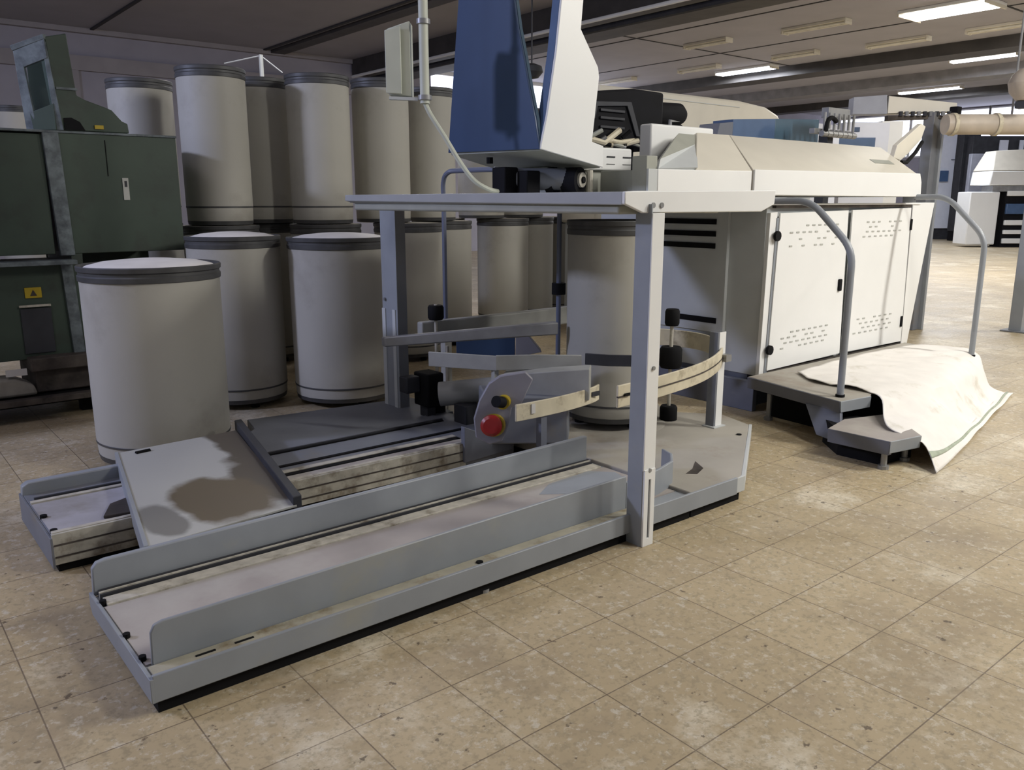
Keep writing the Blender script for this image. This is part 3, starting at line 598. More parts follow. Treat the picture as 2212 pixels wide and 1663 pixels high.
# end face
box('end_door', 'white_shade', t, 4.915, 4.945, 3.62, 4.55, .52, 1.40, .003)
for z in (1.29, 1.205, 1.12): box('vent_slot', 'black', t, 4.908, 4.916, 3.72, 4.25, z, z + .038)
box('vent_slot', 'black', t, 4.908, 4.916, 3.68, 4.05, .585, .625); box('vent_slot', 'black', t, 4.908, 4.946, 3.66, 4.0, .45, .485)
box('lower_panel', 'slate', t, 4.90, 4.945, 3.32, 4.8, .0, .215, .003)
# head section above the cabinet and hood
MB().prism([(3.36, 1.484), (4.95, 1.484), (6.80, 1.484), (6.80, 1.5), (3.36, 1.5)], 'y', 3.20, 4.3).build('bed', 'white_shade', t)
MB().hexa([(3.675, 3.20, 1.500), (4.56, 3.20, 1.495), (4.56, 3.30, 1.495), (3.675, 3.30, 1.50), (3.675, 3.20, 1.628), (4.56, 3.20, 1.636), (4.56, 3.30, 1.636), (3.675, 3.30, 1.628)]).build('front_fascia', 'white', t, .004)
def hood(x0, x1, name, m1, slx0, slx1):
    # profile in Y-Z: vertical front then slope
    a = [(3.20, 1.49), (3.20, 1.645), (3.60, 1.888), (4.25, 1.90), (4.25, 1.49)]
    mb = MB(); A = [mb.bm.verts.new((x0 if i not in (2, 3) else slx0, y, z)) for i, (y, z) in enumerate(a)]
    B = [mb.bm.verts.new((x1 if i not in (2, 3) else slx1, y, z)) for i, (y, z) in enumerate(a)]
    mb.bm.faces.new(A[::-1]); mb.bm.faces.new(B)
    for i in range(5): mb.bm.faces.new((A[i], A[(i + 1) % 5], B[(i + 1) % 5], B[i]))
    return mb.build(name, m1, t, .004)
hood(4.568, 6.80, 'hood', 'cream', 4.850, 6.90)
MB().prism([(4.57, 1.49), (6.81, 1.486), (6.80, 1.60), (6.765, 1.665), (4.57, 1.645)], 'y', 3.185, 3.1995).build('hood_front', 'white', t, .003)
mb = MB(); q = [(4.01, 3.2005, 1.632), (4.56, 3.2005, 1.636), (4.842, 3.60, 1.89), (4.50, 3.60, 1.888), (4.01, 3.30, 1.60), (4.56, 3.30, 1.60), (4.842, 3.70, 1.85), (4.50, 3.70, 1.85)]
mb.hexa([q[4], q[5], q[6], q[7], q[0], q[1], q[2], q[3]]).build('hood_section', 'cream', t, .003)
A_, B_, C_, D_, E_, F_ = (3.714, 3.22, 1.685), (4.257, 3.55, 1.869), (4.484, 3.60, 1.874), (4.377, 3.50, 1.809), (4.029, 3.205, 1.645), (3.682, 3.205, 1.632)
def wedge(name, pts, m):
    mb = MB(); a = [mb.bm.verts.new(p) for p in pts]; b = [mb.bm.verts.new((p[0], p[1] + .06, p[2] - .05)) for p in pts]; n = len(pts)
    mb.bm.faces.new(a); mb.bm.faces.new(b[::-1])
    for i in range(n): mb.bm.faces.new((a[i], b[i], b[(i + 1) % n], a[(i + 1) % n]))
    o = mb.build(name, m, t)
    for p in o.data.polygons: p.use_smooth = False
    return o
wedge('hood_recess', [A_, D_, C_, B_], 'olive_grey'); wedge('hood_facet', [F_, E_, D_, A_], 'white_shade')
box('fascia_end', 'white_shade', t, 3.60, 3.676, 3.204, 3.219, 1.50, 1.628)
box('end_box', 'olive_grey', t, 3.60, 3.69, 3.22, 3.33, 1.50, 1.70, .004)
mb = MB(); mb.hexa([(6.36, 3.35, 1.7365), (6.66, 3.35, 1.7365), (6.66, 3.40, 1.767), (6.36, 3.40, 1.767), (6.36, 3.348, 1.7395), (6.66, 3.348, 1.7395), (6.66, 3.398, 1.770), (6.36, 3.398, 1.770)]); mb.build('name_plate', 'olive_grey', t)
box('junction_cover', 'white', t, 4.08, 4.70, 3.62, 3.72, 1.50, 1.925, .012)
box('end_cover', 'olive_grey', t, 3.62, 3.672, 3.22, 3.6, 1.50, 1.625, .003)
MB().tube([(4.30, 3.66, 1.925), (4.30, 3.66, 1.955), (4.40, 3.66, 1.955), (4.40, 3.66, 1.925)], .012, 8).build('lifting_lug', 'steel', t)
# small white control module with slots
t = thing('control_module', 'small white module with vent slots between the tower and the machine', 'control module', (3.8, 3.65, 1.482))
box('case', 'white', t, 3.42, 3.92, 3.63, 3.95, 1.632, 1.765, .01)
for x in (3.70, 3.84): box('slot', 'darkgrey', t, x, x + .07, 3.626, 3.631, 1.708, 1.716, 0)
for x in (3.70, 3.84): box('slot', 'steel', t, x, x + .07, 3.626, 3.631, 1.668, 1.672, 0)
for x in (3.56, 3.62): MB().tube([(x, 3.63, 1.672), (x, 3.62, 1.672)], .014, 8).build('button', 'darkgrey', t)
MB().box(3.46, 3.90, 3.66, 3.9, 1.50, 1.632).build('stand', 'olive_grey', t, .004)
MB().tube([(3.55, 3.62, 1.50), (3.55, 3.62, 1.63)], .02, 10).build('pipe', 'strip', t)
# black motor unit
t = thing('drive_motor', 'black drive motor with ribbed housing between the tower and cream hood', 'motor', (4.4, 4.2, 1.5))
MB().prism([(4.02, 1.86), (4.06, 2.12), (4.16, 2.18), (4.55, 2.225), (4.86, 2.22), (4.86, 1.90), (4.70, 1.80), (4.40, 1.86)], 'y', 4.20, 4.55).build('housing', 'black2', t, .02)
MB().prism([(4.12, 2.0), (4.15, 2.11), (4.50, 2.13), (4.56, 2.0), (4.60, 1.90), (4.56, 1.90), (4.51, 2.0), (4.46, 2.10), (4.17, 2.08), (4.15, 2.0)], 'y', 4.185, 4.20).build('cover_ridge', 'darkgrey', t, .003)
MB().tube([(4.86, 4.36, 2.09), (5.20, 4.36, 2.10), (5.25, 4.36, 2.09)], [.085, .085, .06], 20).tube([(4.86, 4.36, 1.99), (5.22, 4.36, 1.98)], .055, 16).build('shaft_housing', 'black2', t)
MB().tube([(4.05, 4.19, 1.87), (4.20, 4.15, 1.84), (4.36, 4.16, 1.93)], .022, 8).tube([(4.20, 4.16, 1.86), (4.36, 4.15, 1.85), (4.52, 4.17, 1.87)], .016, 8).build('wiring', 'guide', t)
MB().tube([(3.98, 4.25, 2.24), (4.10, 4.25, 2.18), (4.20, 4.3, 2.17)], .012, 8).build('cable', 'black', t)
rr = random.Random(5)
for k in range(9):
    x = 4.08 + .05 * k + rr.uniform(-.02, .02); z = 1.83 + rr.uniform(0, .06)
    MB().tube([(x, 4.17, z), (x + rr.uniform(.03, .10), 4.14, z + rr.uniform(-.03, .05))], rr.uniform(.008, .018), 8).build('fitting', ('olive_grey', 'steel', 'black', 'guide')[k % 4], t)
for z in (1.94, 2.0, 2.05): MB().box(4.20, 4.44, 4.186, 4.198, z, z + .018).build('rib', 'darkgrey', t, .003)
box('stand', 'black2', t, 4.30, 4.62, 4.26, 4.5, 1.50, 1.86, .01)

# step platform and handrails on the side
t = thing('access_steps', 'dark grey two-step access platform beside the white machine', 'steps', (4.7, 2.6, 0))
MB().prism([(4.77, 3.28), (4.59, 2.50), (4.87, 2.46), (5.2, 2.60), (6.8, 2.62), (7.0, 3.28)], 'z', .255, .278).build('top_deck', 'deck_far', t, .003)
MB().prism([(4.90, 3.2), (4.86, 2.75), (5.0, 2.64), (6.7, 2.70), (6.8, 3.2)], 'z', .0, .254).build('under_shade', 'black', t)  # black solid added as the shadowed void below the deck
MB().hexa([(4.765, 3.28, .20), (4.595, 2.50, .20), (4.625, 2.50, .20), (4.80, 3.28, .20), (4.76, 3.28, .276), (4.585, 2.50, .276), (4.62, 2.50, .276), (4.80, 3.28, .276)]).build('deck_side', 'slate', t, .003)
MB().hexa([(4.595, 2.495, .205), (4.87, 2.455, .205), (4.88, 2.475, .205), (4.61, 2.515, .205), (4.585, 2.495, .276), (4.87, 2.452, .276), (4.88, 2.475, .276), (4.61, 2.515, .276)]).build('deck_side', 'blue_grey', t, .003)
MB().hexa([(4.50, 2.43, .045), (4.52, 2.60, .06), (4.545, 2.60, .06), (4.53, 2.43, .045), (4.60, 2.50, .21), (4.64, 2.76, .21), (4.665, 2.755, .21), (4.63, 2.50, .21)]).build('side_bracket', 'slate', t, .003)
MB().prism([(4.33, 2.42), (4.345, 2.06), (4.60, 2.01), (4.95, 2.36), (4.6, 2.47)], 'z', .152, .172).build('lower_step', 'deck', t, .003)
MB().hexa([(4.335, 2.42, .09), (4.35, 2.065, .09), (4.375, 2.06, .09), (4.36, 2.42, .09), (4.328, 2.42, .171), (4.343, 2.06, .171), (4.375, 2.06, .171), (4.36, 2.42, .171)]).build('step_side', 'slate', t, .003)
MB().hexa([(4.35, 2.06, .10), (4.60, 2.01, .10), (4.605, 2.035, .10), (4.37, 2.08, .10), (4.343, 2.055, .171), (4.60, 2.005, .171), (4.605, 2.035, .171), (4.37, 2.08, .171)]).build('step_side', 'blue_grey', t, .003)
MB().prism([(4.42, 2.40), (4.43, 2.14), (4.7, 2.1), (4.85, 2.6), (4.6, 2.6)], 'z', .0, .15).build('under_shade', 'black', t)  # shade under the lower step, built as a black solid
for x, y, z in ((4.38, 2.10, .10), (4.62, 2.10, .10), (6.6, 2.7, .26), (4.80, 3.12, .20)):
    MB().tube([(x, y, 0), (x, y, .02)], .03, 10).tube([(x, y, .02), (x, y, z)], .017, 10).build('foot', 'steel', t)
t = thing('side_handrail', 'bent grey handrail in front of the first cabinet door', 'handrail', (4.695, 2.57, .262))
def fillet(P, d, n=6):
    P = [Vector(p) for p in P]; out = [P[0]]
    for a, b, c in zip(P, P[1:], P[2:]):
        u = b + (a - b).normalized() * d; w_ = b + (c - b).normalized() * d
        out += [(1 - k / n) ** 2 * u + 2 * (k / n) * (1 - k / n) * b + (k / n) ** 2 * w_ for k in range(n + 1)]
    return [tuple(p) for p in out + [P[-1]]]
def bend_rail(x, yf, ytop, yback, zt, zd, t):
    MB().tube(fillet([(x, yf, .278), (x, yf, zd), (x, ytop, zt), (x, yback, zt)], .10), .021, 14).build('tube', 'rail', t)
bend_rail(4.70, 2.565, 2.86, 3.25, 1.452, 1.17, t)
MB().box(4.68, 4.72, 3.20, 3.29, 1.40, 1.482).build('bracket', 'rail', t, .003); MB().lathe([(0, .278), (.028, .278), (.028, .292), (0, .294)], (4.70, 2.565, 0), 20).build('base_flange', 'black', t)
t = thing('side_handrail', 'bent grey handrail farther right at the end of the cabinet', 'handrail', (6.75, 2.635, .262))
bend_rail(6.75, 2.64, 2.95, 3.28, 1.485, 1.18, t)
MB().box(6.73, 6.77, 3.20, 3.29, 1.44, 1.484).build('bracket', 'rail', t, .003); MB().lathe([(0, .278), (.028, .278), (.028, .292), (0, .294)], (6.75, 2.64, 0), 20).build('base_flange', 'black', t)

# tarp draped over steps
def tarp():
    t = thing('dust_sheet', 'white woven sheet draped over the steps with a green-grey hem', 'sheet', (5.6, 2.5, 0))
    # corner rows from the machine side out to the floor edge
    rows = [
        [(5.12, 3.12, .290), (5.90, 3.18, .287), (6.50, 3.18, .285), (6.88, 3.10, .285)],
        [(4.935, 2.89, .285), (5.636, 2.90, .288), (6.364, 2.93, .288), (6.93, 2.86, .284)],
        [(4.95, 2.575, .286), (5.455, 2.57, .286), (6.05, 2.62, .286), (6.95, 2.70, .280)],
        [(4.864, 2.40, .265), (5.31, 2.39, .255), (5.85, 2.42, .25), (6.74, 2.54, .19)],
        [(4.66, 2.26, .20), (5.083, 2.25, .19), (5.809, 2.33, .16), (6.77, 2.50, .08)],
        [(4.55, 2.14, .182), (4.922, 2.12, .15), (5.833, 2.27, .08), (6.80, 2.46, .035)],
        [(4.58, 1.99, .13), (4.867, 2.0, .07), (5.737, 2.17, .03), (6.86, 2.42, .015)],
        [(4.51, 1.865, .012), (5.04, 1.965, .012), (5.88, 2.15, .012), (6.89, 2.36, .012)],
    ]
    NU, NV = 46, 40
    def cr(a, b, c, d, t): return .5 * ((2 * b) + (c - a) * t + (2 * a - 5 * b + 4 * c - d) * t * t + (3 * b - a - 3 * c + d) * t ** 3)
    def ev(P, s):
        s = s * (len(P) - 1); i = min(int(s), len(P) - 2); f = s - i
        return cr(P[max(i - 1, 0)], P[i], P[i + 1], P[min(i + 2, len(P) - 1)], f)
    R_ = [[Vector(p) for p in r] for r in rows]
    rnd = [(random.uniform(3, 10), random.uniform(4, 12), random.uniform(0, 6), random.uniform(.002, .005)) for _ in range(12)]
    def grid(v0, v1, u0=0, u1=1, nu=NU, nv=NV, dz=0):
        mb = MB(); g = []
        for j in range(nv + 1):
            v = v0 + (v1 - v0) * j / nv; g.append([])
            for i in range(nu + 1):
                u = u0 + (u1 - u0) * i / nu
                p = ev([ev(r, u) for r in R_], v)
                n = sum(a * math.sin(fx * p.x * 1.3 + fy * p.y * 1.5 + ph) for fx, fy, ph, a in rnd)
                z = max(p.z + (abs(n) * 1.3 if v < .5 else n * (1.3 if v < .85 else .4)) + dz, .006 + dz)
                g[-1].append(mb.bm.verts.new((p.x + .012 * math.sin(v * 17 + u * 9) * (u < .06), p.y, z)))
        for j in range(nv):
            for i in range(nu): mb.bm.faces.new((g[j][i], g[j][i + 1], g[j + 1][i + 1], g[j + 1][i]))
        return mb
    o = grid(0, 1).build('sheet', 'tarp', t); so = o.modifiers.new('s', 'SOLIDIFY'); so.thickness = .004; so.offset = 1
    h = grid(.90, .93, nv=3, dz=.007).build('hem', 'hem', t); so = h.modifiers.new('s', 'SOLIDIFY'); so.thickness = .002; so.offset = 1
tarp()

# ================================================================== GREEN MACHINE (left)
t = thing('green_machine', 'old dark green textile machine at the left edge with worn edges', 'textile machine', (.9, 6.35, 0))
Y0 = 6.35
box('right_panel', 'green', t, 1.29, 2.055, Y0, Y0 + .9, 1.10, 1.905, .004)
MB().prism([(1.29, .45), (1.33, .40), (1.36, 1.10), (1.29, 1.10)], 'y', Y0, Y0 + .8).build('lower_side', 'green', t)
box('left_panel', 'green', t, -.8, 1.20, Y0 + .02, Y0 + .9, 1.10, 1.885, .004)
box('top_edge', 'green_wear', t, -.8, 2.06, Y0 - .01, Y0 + .92, 1.895, 1.910, .002)
MB().prism([(1.196, 1.895), (1.292, 1.895), (1.315, 1.09), (1.225, 1.09)], 'y', Y0 - .012, Y0 + .03).build('corner_post', 'green_wear', t, .003)
MB().box(1.30, 2.05, Y0 + .9, Y0 + .91, 0, 1.1).build('back_panel', 'green', t)
box('panel_seam', 'black', t, 1.575, 1.580, Y0 - .003, Y0 + .001, 1.62, 1.86)
tg = box('tag', 'paper', t, 1.665, 1.705, Y0 - .006, Y0, 1.46, 1.61, .001)
box('tag_mark', 'darkgrey', tg, 1.678, 1.694, Y0 - .008, Y0 - .005, 1.55, 1.59)
box('ledge', 'green_wear', t, -.8, 1.30, Y0 - .12, Y0 + .03, 1.035, 1.065, .004)
box('lower_panel', 'green', t, -.8, 1.30, Y0 + .02, Y0 + .8, .40, 1.035, .004)
MB().prism([(1.22, 1.03), (1.29, 1.03), (1.31, .42), (1.24, .42)], 'y', Y0 - .005, Y0 + .02).build('lower_post', 'green_wear', t)
tg = box('sign', 'yellow', t, .985, 1.085, Y0 + .010, Y0 + .022, .815, .885, .001)
MB().prism([(1.015, .83), (1.055, .83), (1.035, .87)], 'y', Y0 + .006, Y0 + .010).build('sign_mark', 'rust', tg)
box('recess', 'darkgrey', t, .945, 1.13, Y0 + .006, Y0 + .021, .44, .745, .002)
box('handle', 'strip', t, .94, 1.13, Y0 - .005, Y0 + .012, .755, .770, .002)
box('base_beam', 'rust', t, .95, 1.36, Y0 - .10, Y0 + .25, .33, .42, .008)
box('base_block', 'rust', t, .98, 1.40, Y0 - .02, Y0 + .55, .17, .33, .01)
box('foot_beam', 'rust', t, -.8, 1.40, Y0 - .18, Y0 - .10, .125, .165, .004)
MB().box(-.8, 1.38, Y0 - .09, Y0 + .6, .10, .16).build('under_tray', 'black', t)
MB().prism([(-.2, .17), (.98, .17), (.96, .24), (.85, .30), (.2, .32), (-.2, .30)], 'y', Y0 - .08, Y0 + .1).build('cloth_heap', 'can_dirty', t, .02)
box('label_plate', 'lid', t, .80, .925, Y0 - .09, Y0 - .083, .315, .36)
for x in (-.5, 1.3): box('foot', 'black', t, x - .05, x + .05, Y0 + .0, Y0 + .1, 0, .12)
# head frame on top
fr = MB(); fo = [(1.135, 1.912), (1.10, 2.38), (1.275, 2.50), (1.32, 1.912)]
MB().hexa([(1.10, Y0 + .10, 2.40), (1.27, Y0 - .02, 2.475), (1.29, Y0 + .0, 2.475), (1.12, Y0 + .12, 2.40), (1.09, Y0 + .10, 2.43), (1.265, Y0 - .02, 2.505), (1.29, Y0 + .0, 2.505), (1.11, Y0 + .12, 2.43)]).build('head_top', 'green_wear', t, .002)
def slab(name, pts, m, th=.03):  # polygon given as 3-D points, thickened towards +y
    mb = MB(); A = [mb.bm.verts.new(p) for p in pts]; B = [mb.bm.verts.new((p[0] + th * .5, p[1] + th, p[2])) for p in pts]
    mb.bm.faces.new(A); mb.bm.faces.new(B[::-1]); n = len(pts)
    for i in range(n): mb.bm.faces.new((A[i], B[i], B[(i + 1) % n], A[(i + 1) % n]))
    return mb.build(name, m, t, .002)
# left face of head (worn, with window): four bars
slab('head_frame', [(1.105, 6.45, 2.40), (1.27, 6.33, 2.475), (1.275, 6.33, 2.36), (1.125, 6.45, 2.29)], 'green_wear')
slab('head_frame', [(1.105, 6.45, 2.40), (1.145, 6.43, 2.40), (1.185, 6.41, 1.912), (1.13, 6.46, 1.912)], 'green_wear')
slab('head_frame', [(1.255, 6.34, 2.46), (1.275, 6.33, 2.46), (1.325, 6.33, 1.912), (1.285, 6.35, 1.912)], 'green_wear')
slab('head_frame', [(1.155, 6.43, 2.02), (1.285, 6.34, 2.08), (1.285, 6.34, 1.912), (1.165, 6.42, 1.912)], 'green')
slab('head_inner', [(1.20, 6.60, 2.36), (1.30, 6.55, 2.40), (1.32, 6.55, 1.912), (1.2, 6.60, 1.912)], 'green')
MB().prism([(1.275, 2.49), (1.405, 2.525), (1.43, 2.14), (1.48, 2.115), (1.60, 2.075), (1.64, 2.06), (1.70, 1.99), (1.735, 1.975), (1.74, 1.912), (1.32, 1.912)], 'y', 6.34, 6.62).build('head_cover', 'green', t, .006)
box('head_strip', 'green_wear', t, 1.31, 1.435, 6.332, 6.342, 2.17, 2.185)
MB().prism([(1.335, 1.915), (1.335, 1.99), (1.38, 1.995), (1.43, 1.97), (1.46, 1.915)], 'y', 6.330, 6.341).build('opening', 'black', t)
box('sign', 'yellow', t, 1.52, 1.575, 6.330, 6.341, 1.93, 1.955)

# ================================================================== MACHINES BEHIND
t = thing('carding_machine', 'cream hooded machine in the row behind, above the white cabinet', 'textile machine', (9.2, 7, 0))
MB().prism([(6.98, 2.74), (9.6, 2.75), (10.20, 2.71), (10.5, 2.62), (10.66, 2.45), (10.66, 1.2), (6.98, 1.2)], 'y', 7.0, 7.62).build('hood', 'cream', t, .03)
box('body', 'white_shade', t, 7.05, 10.5, 7.05, 7.6, 0, 1.2, .01)
box('ridge', 'white_shade', t, 7.0, 9.6, 6.99, 7.0, 2.66, 2.668)
t = thing('blue_cover', 'row of mid blue machine covers just above the white hood', 'machine cover', (6.8, 4.9, 1.9))
MB().prism([(6.60, 1.98), (6.66, 2.17), (6.86, 2.19), (6.86, 1.98)], 'y', 5.06, 5.3).build('panel', 'slate', t, .004)
MB().prism([(6.86, 1.98), (6.86, 2.215), (7.55, 2.26), (7.55, 1.98)], 'y', 5.06, 5.3).build('panel', 'blue_mid', t, .004)
MB().prism([(7.55, 1.98), (7.55, 2.26), (8.35, 2.30), (8.35, 1.98)], 'y', 5.06, 5.3).build('panel', 'teal', t, .004)
MB().tube([(7.0, 5.05, 2.0), (7.0, 5.02, 2.0)], .03, 12).build('knob', 'black', t)
box('frame', 'white_shade', t, 6.6, 8.35, 5.1, 5.3, 0, 1.98, .004)
t = thing('creel_spindles', 'cluster of steel spindle arms with a black hook above the hood', 'machine head', (8.0, 4.75, 0))
MB().box(8.37, 9.2, 5.30, 5.6, 0, 2.30).build('white_case', 'lavwhite', t, .01)
for i in range(7): MB().tube([(7.72 + i * .09, 4.62, 2.12 + .03 * (i % 2)), (7.72 + i * .09, 4.62, 2.30)], .014, 8).tube([(7.68 + i * .09, 4.62, 2.10), (7.76 + i * .09, 4.62, 2.10)], .03, 8).build('spindle', 'steel', t)
MB().box(7.62, 8.34, 4.66, 4.72, 2.10, 2.15).box(7.85, 8.25, 4.66, 4.74, 2.26, 2.36).build('rail', 'steel', t, .004)
MB().tube(smooth_path([(7.72, 4.60, 2.12), (7.74, 4.60, 2.22), (7.82, 4.60, 2.25), (7.90, 4.60, 2.22)], 4), .022, 8).build('hook', 'black', t)
box('post', 'darkgrey', t, 7.9, 8.0, 4.68, 4.78, 0, 2.10)
t = thing('spindle_box', 'long grey-cream overhead box with spindle row under it', 'machine head', (9.3, 4.7, 0))
MB().hexa([(8.90, 5.00, 2.38), (9.20, 4.76, 2.385), (9.35, 4.9, 2.385), (9.05, 5.14, 2.38), (8.90, 5.00, 2.56), (9.18, 4.77, 2.585), (9.35, 4.9, 2.585), (9.05, 5.14, 2.56)]).build('box_end', 'grille', t, .004)
MB().hexa([(9.20, 4.76, 2.39), (9.78, 4.28, 2.41), (9.9, 4.4, 2.41), (9.35, 4.9, 2.39), (9.20, 4.76, 2.575), (9.78, 4.28, 2.50), (9.9, 4.4, 2.50), (9.35, 4.9, 2.575)]).build('box_cover', 'cream', t, .006)
for i in range(9):
    a = i / 9; x = 9.30 + .45 * a; y = 4.66 - .38 * a; MB().tube([(x, y, 2.36), (x, y, 2.41)], .022, 8).build('spindle', 'steel' if i % 2 else 'darkgrey', t)
MB().hexa([(9.20, 4.75, 2.32), (9.72, 4.32, 2.34), (9.8, 4.4, 2.34), (9.28, 4.83, 2.32), (9.20, 4.75, 2.37), (9.72, 4.32, 2.375), (9.8, 4.4, 2.375), (9.28, 4.83, 2.37)]).build('under_rail', 'rust', t)
MB().box(9.72, 9.82, 4.24, 4.34, 2.26, 2.46).build('bearing', 'black2', t, .01)
box('column', 'blue_grey_dark', t, 9.54, 9.67, 4.40, 4.52, 0, 2.40, .006)
box('column_flat', 'rail', t, 9.67, 9.72, 4.36, 4.42, 0, 2.36, .004)
t = thing('guide_chute', 'cream blade-shaped chute with black strap at the hood end', 'chute', (7.1, 3.45, 1.7))
MB().prism([(6.86, 1.80), (6.90, 1.90), (7.28, 2.09), (7.36, 2.07), (7.30, 1.96), (7.10, 1.84), (6.98, 1.78)], 'y', 3.46, 3.50).build('blade', 'cream', t, .004)
MB().tube([(6.93, 3.43, 1.765), (7.02, 3.43, 1.765), (7.16, 3.43, 1.85), (7.26, 3.43, 1.94)], .016, 8).build('strap', 'black', t)
t = thing('air_duct', 'horizontal beige round duct with ringed joints at right', 'duct', (9.9, 3.9, 2.2))
MB().tube([(9.40, 4.22, 2.25), (11.8, 2.30, 2.25)], .105, 24).build('pipe', 'duct', t)
for f in (.02, .17, .30, .5): MB().tube([(9.40 + 2.4 * f, 4.22 - 1.92 * f, 2.25), (9.43 + 2.4 * f, 4.196 - 1.92 * f, 2.25)], .118, 24).build('joint_ring', 'guide', t)
MB().tube([(9.95, 3.78, 2.35), (9.95, 3.78, HC)], .012, 8).tube([(11.0, 2.94, 2.35), (11.0, 2.94, HC)], .012, 8).build('hanger', 'steel', t)
MB().tube([(9.75, 3.92, 2.35), (9.75, 3.92, 2.44)], .012, 8).build('valve', 'darkgrey', t)
t = thing('hanging_lamp', 'round cream globe housing above the beige duct at right edge', 'lamp', (9.80, 3.62, 2.47))
MB().lathe([(0, -.17), (.08, -.15), (.15, -.07), (.17, .02), (.14, .10), (.08, .16), (0, .18)], (9.80, 3.62, 2.62), 28).build('globe', 'duct', t)
MB().tube([(9.80, 3.62, 2.78), (9.80, 3.62, HC)], .012, 8).build('stem', 'steel', t)
MB().box(9.73, 9.85, 3.58, 3.68, 2.39, 2.46).build('bracket', 'darkgrey', t)
t = thing('support_column', 'blue-grey square steel column with foot plate at right edge', 'column', (10.41, 3.62, 0))
MB().box(10.345, 10.475, 3.555, 3.685, .012, HC).build('shaft', 'rail', t, .004)
box('foot_plate', 'blue_grey_dark', t, 10.28, 10.54, 3.49, 3.75, 0, .015, .002)
# far machines
t = thing('electrical_cabinet', 'tall pale lavender electrical cabinet with dark window far back', 'cabinet', (32.8, 14.6, 0))
def obox(c, w, d, z0, z1): # box facing the camera diagonal
    ax = Vector((.774, -.633, 0)) * w / 2; ay = Vector((.633, .774, 0)) * d; c = Vector((c[0], c[1], 0))
    P = [c - ax, c + ax, c + ax + ay, c - ax + ay]; return MB().hexa([(p.x, p.y, z0) for p in P] + [(p.x, p.y, z1) for p in P])
obox((33.73, 14.92), 1.10, .5, .42, 4.0).build('case', 'lavwhite', t, .02)
obox((33.60, 14.90), .32, .02, 2.2, 2.6).build('meter_window', 'blue_mid', t); obox((33.95, 14.68), .35, .02, 3.0, 3.03).build('seam', 'slate', t)
obox((33.76, 14.98), 1.0, .4, 0, .42).build('plinth', 'darkgrey', t)
t = thing('dark_cabinet', 'narrow dark grey cabinet beside the pale electrical cabinet', 'cabinet', (32.96, 13.75, 0))
obox((32.96, 13.75), .62, .5, .35, 4.0).build('case', 'darkgrey', t, .02); obox((32.97, 13.72), .4, .02, .5, 1.2).build('door', 'black2', t)
obox((32.98, 13.80), .55, .4, 0, .35).build('plinth', 'black2', t)
t = thing('grey_partition', 'flat grey partition panel behind the far white machine', 'partition', (31.32, 12.5, 0))
obox((31.32, 12.5), 1.1, .2, 0, 3.05).build('panel', 'grille', t, .02)
t = thing('rear_cabinet', 'far dark cabinet with pale windows behind the grey partition', 'cabinet', (33.3, 12.8, 0))
obox((33.3, 12.8), 2.2, .4, 0, 3.75).build('case', 'darkgrey', t, .02)
obox((33.25, 12.76), .30, .05, 2.9, 3.6).build('window', 'lavwhite', t); obox((33.75, 12.36), .14, .05, 2.9, 3.6).build('window', 'lavwhite', t)
t = thing('white_machine', 'far white machine with blue roller at the right edge of the hall', 'textile machine', (28.94, 11.48, 0))
obox((28.94, 11.48), .95, .8, .08, 1.75).build('side_column', 'white', t, .03)
obox((30.28, 10.45), 2.0, .6, .0, 1.75).build('frame', 'black2', t)
for z0, z1, m in ((.12, .28, 'white'), (.42, .55, 'white'), (.70, .86, 'white'), (1.05, 1.38, 'blue_mid'), (1.62, 1.78, 'white')): obox((30.15, 10.45), 1.75, .1, z0, z1).build('roller' if m == 'blue_mid' else 'crossbar', m, t, .02)
c_ = (29.5, 10.98); ax = Vector((.774, -.633, 0)); ay = Vector((.633, .774, 0)); c_ = Vector((29.6, 10.95, 0))
def hp(u, v, z): q_ = c_ + ax * u + ay * v; return (q_.x, q_.y, z)
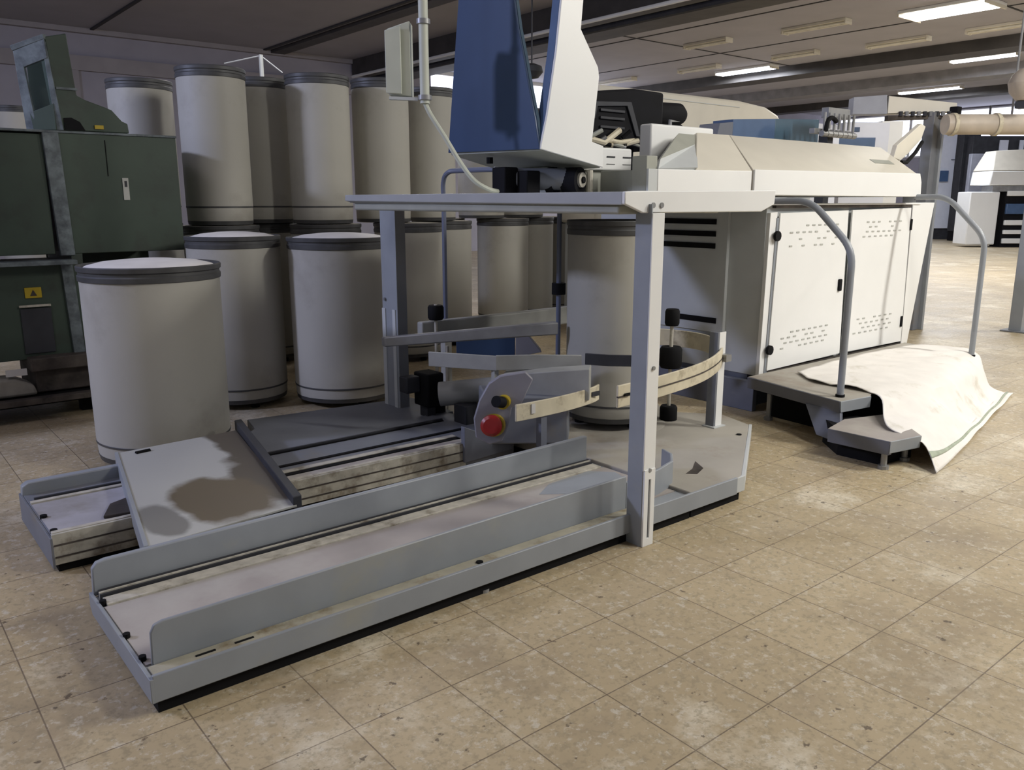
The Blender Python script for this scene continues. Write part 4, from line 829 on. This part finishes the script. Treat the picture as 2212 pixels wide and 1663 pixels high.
MB().hexa([hp(-.75, 0, 1.95), hp(1.8, 0, 1.95), hp(1.8, 1.2, 1.95), hp(-.75, 1.2, 1.95), hp(-.70, 0, 2.4), hp(1.8, 0, 2.4), hp(1.8, 1.2, 2.4), hp(-.70, 1.2, 2.4)]).build('hood_front', 'white', t, .03)
MB().hexa([hp(-.70, 0, 2.41), hp(1.8, 0, 2.41), hp(1.8, 1.2, 2.41), hp(-.70, 1.2, 2.41), hp(-.35, .6, 3.05), hp(1.8, .6, 3.15), hp(1.8, 1.2, 3.15), hp(-.35, 1.2, 3.05)]).build('top_hood', 'cream', t, .03)
MB().hexa([hp(-.60, .05, 1.76), hp(1.8, .05, 1.76), hp(1.8, .7, 1.76), hp(-.60, .7, 1.76), hp(-.6, .05, 1.94), hp(1.8, .05, 1.94), hp(1.8, .7, 1.94), hp(-.6, .7, 1.94)]).build('gap_panel', 'steel', t)
t = thing('blue_white_cabinet', 'small blue and white cabinets seen past the spindle arms', 'cabinet', (13.4, 7.2, 0))
obox((13.3, 7.2), .75, .5, 0, 2.70).build('case', 'lavwhite', t, .01); obox((13.62, 6.94), .35, .4, 0, 2.72).build('case', 'white', t, .01)
obox((13.1, 7.35), .8, .06, 2.30, 2.46).build('band', 'blue_mid', t); obox((13.15, 7.3), .12, .02, 2.55, 2.62).build('window', 'blue', t)
# things on top of the stack
t = thing('antenna_stand', 'small white stand with guy wires behind the stacked cans', 'stand', (4.4, 12.0, 0))
MB().tube([(4.94, 11.46, 0), (4.94, 11.46, 3.40)], .03, 8).build('mast', 'white_shade', t)
MB().tube([(4.94, 11.46, 3.39), (4.55, 11.78, 3.29)], .009, 6).build('guy_wire', 'white_shade', t); MB().tube([(4.94, 11.46, 3.39), (5.16, 11.28, 3.17)], .009, 6).build('guy_wire', 'white_shade', t)
t = thing('pendant_fitting', 'dark round fitting hanging before the bright window beside the tower', 'fitting', (8.45, 9.88, 3.3))
MB().lathe([(0, 3.22), (.10, 3.24), (.17, 3.32), (.15, 3.40), (.05, 3.44), (0, 3.44)], (8.45, 9.88, 0), 20).build('shade', 'darkgrey', t)
MB().tube([(8.45, 9.88, 3.43), (8.45, 9.88, HC)], .012, 8).build('stem', 'darkgrey', t)
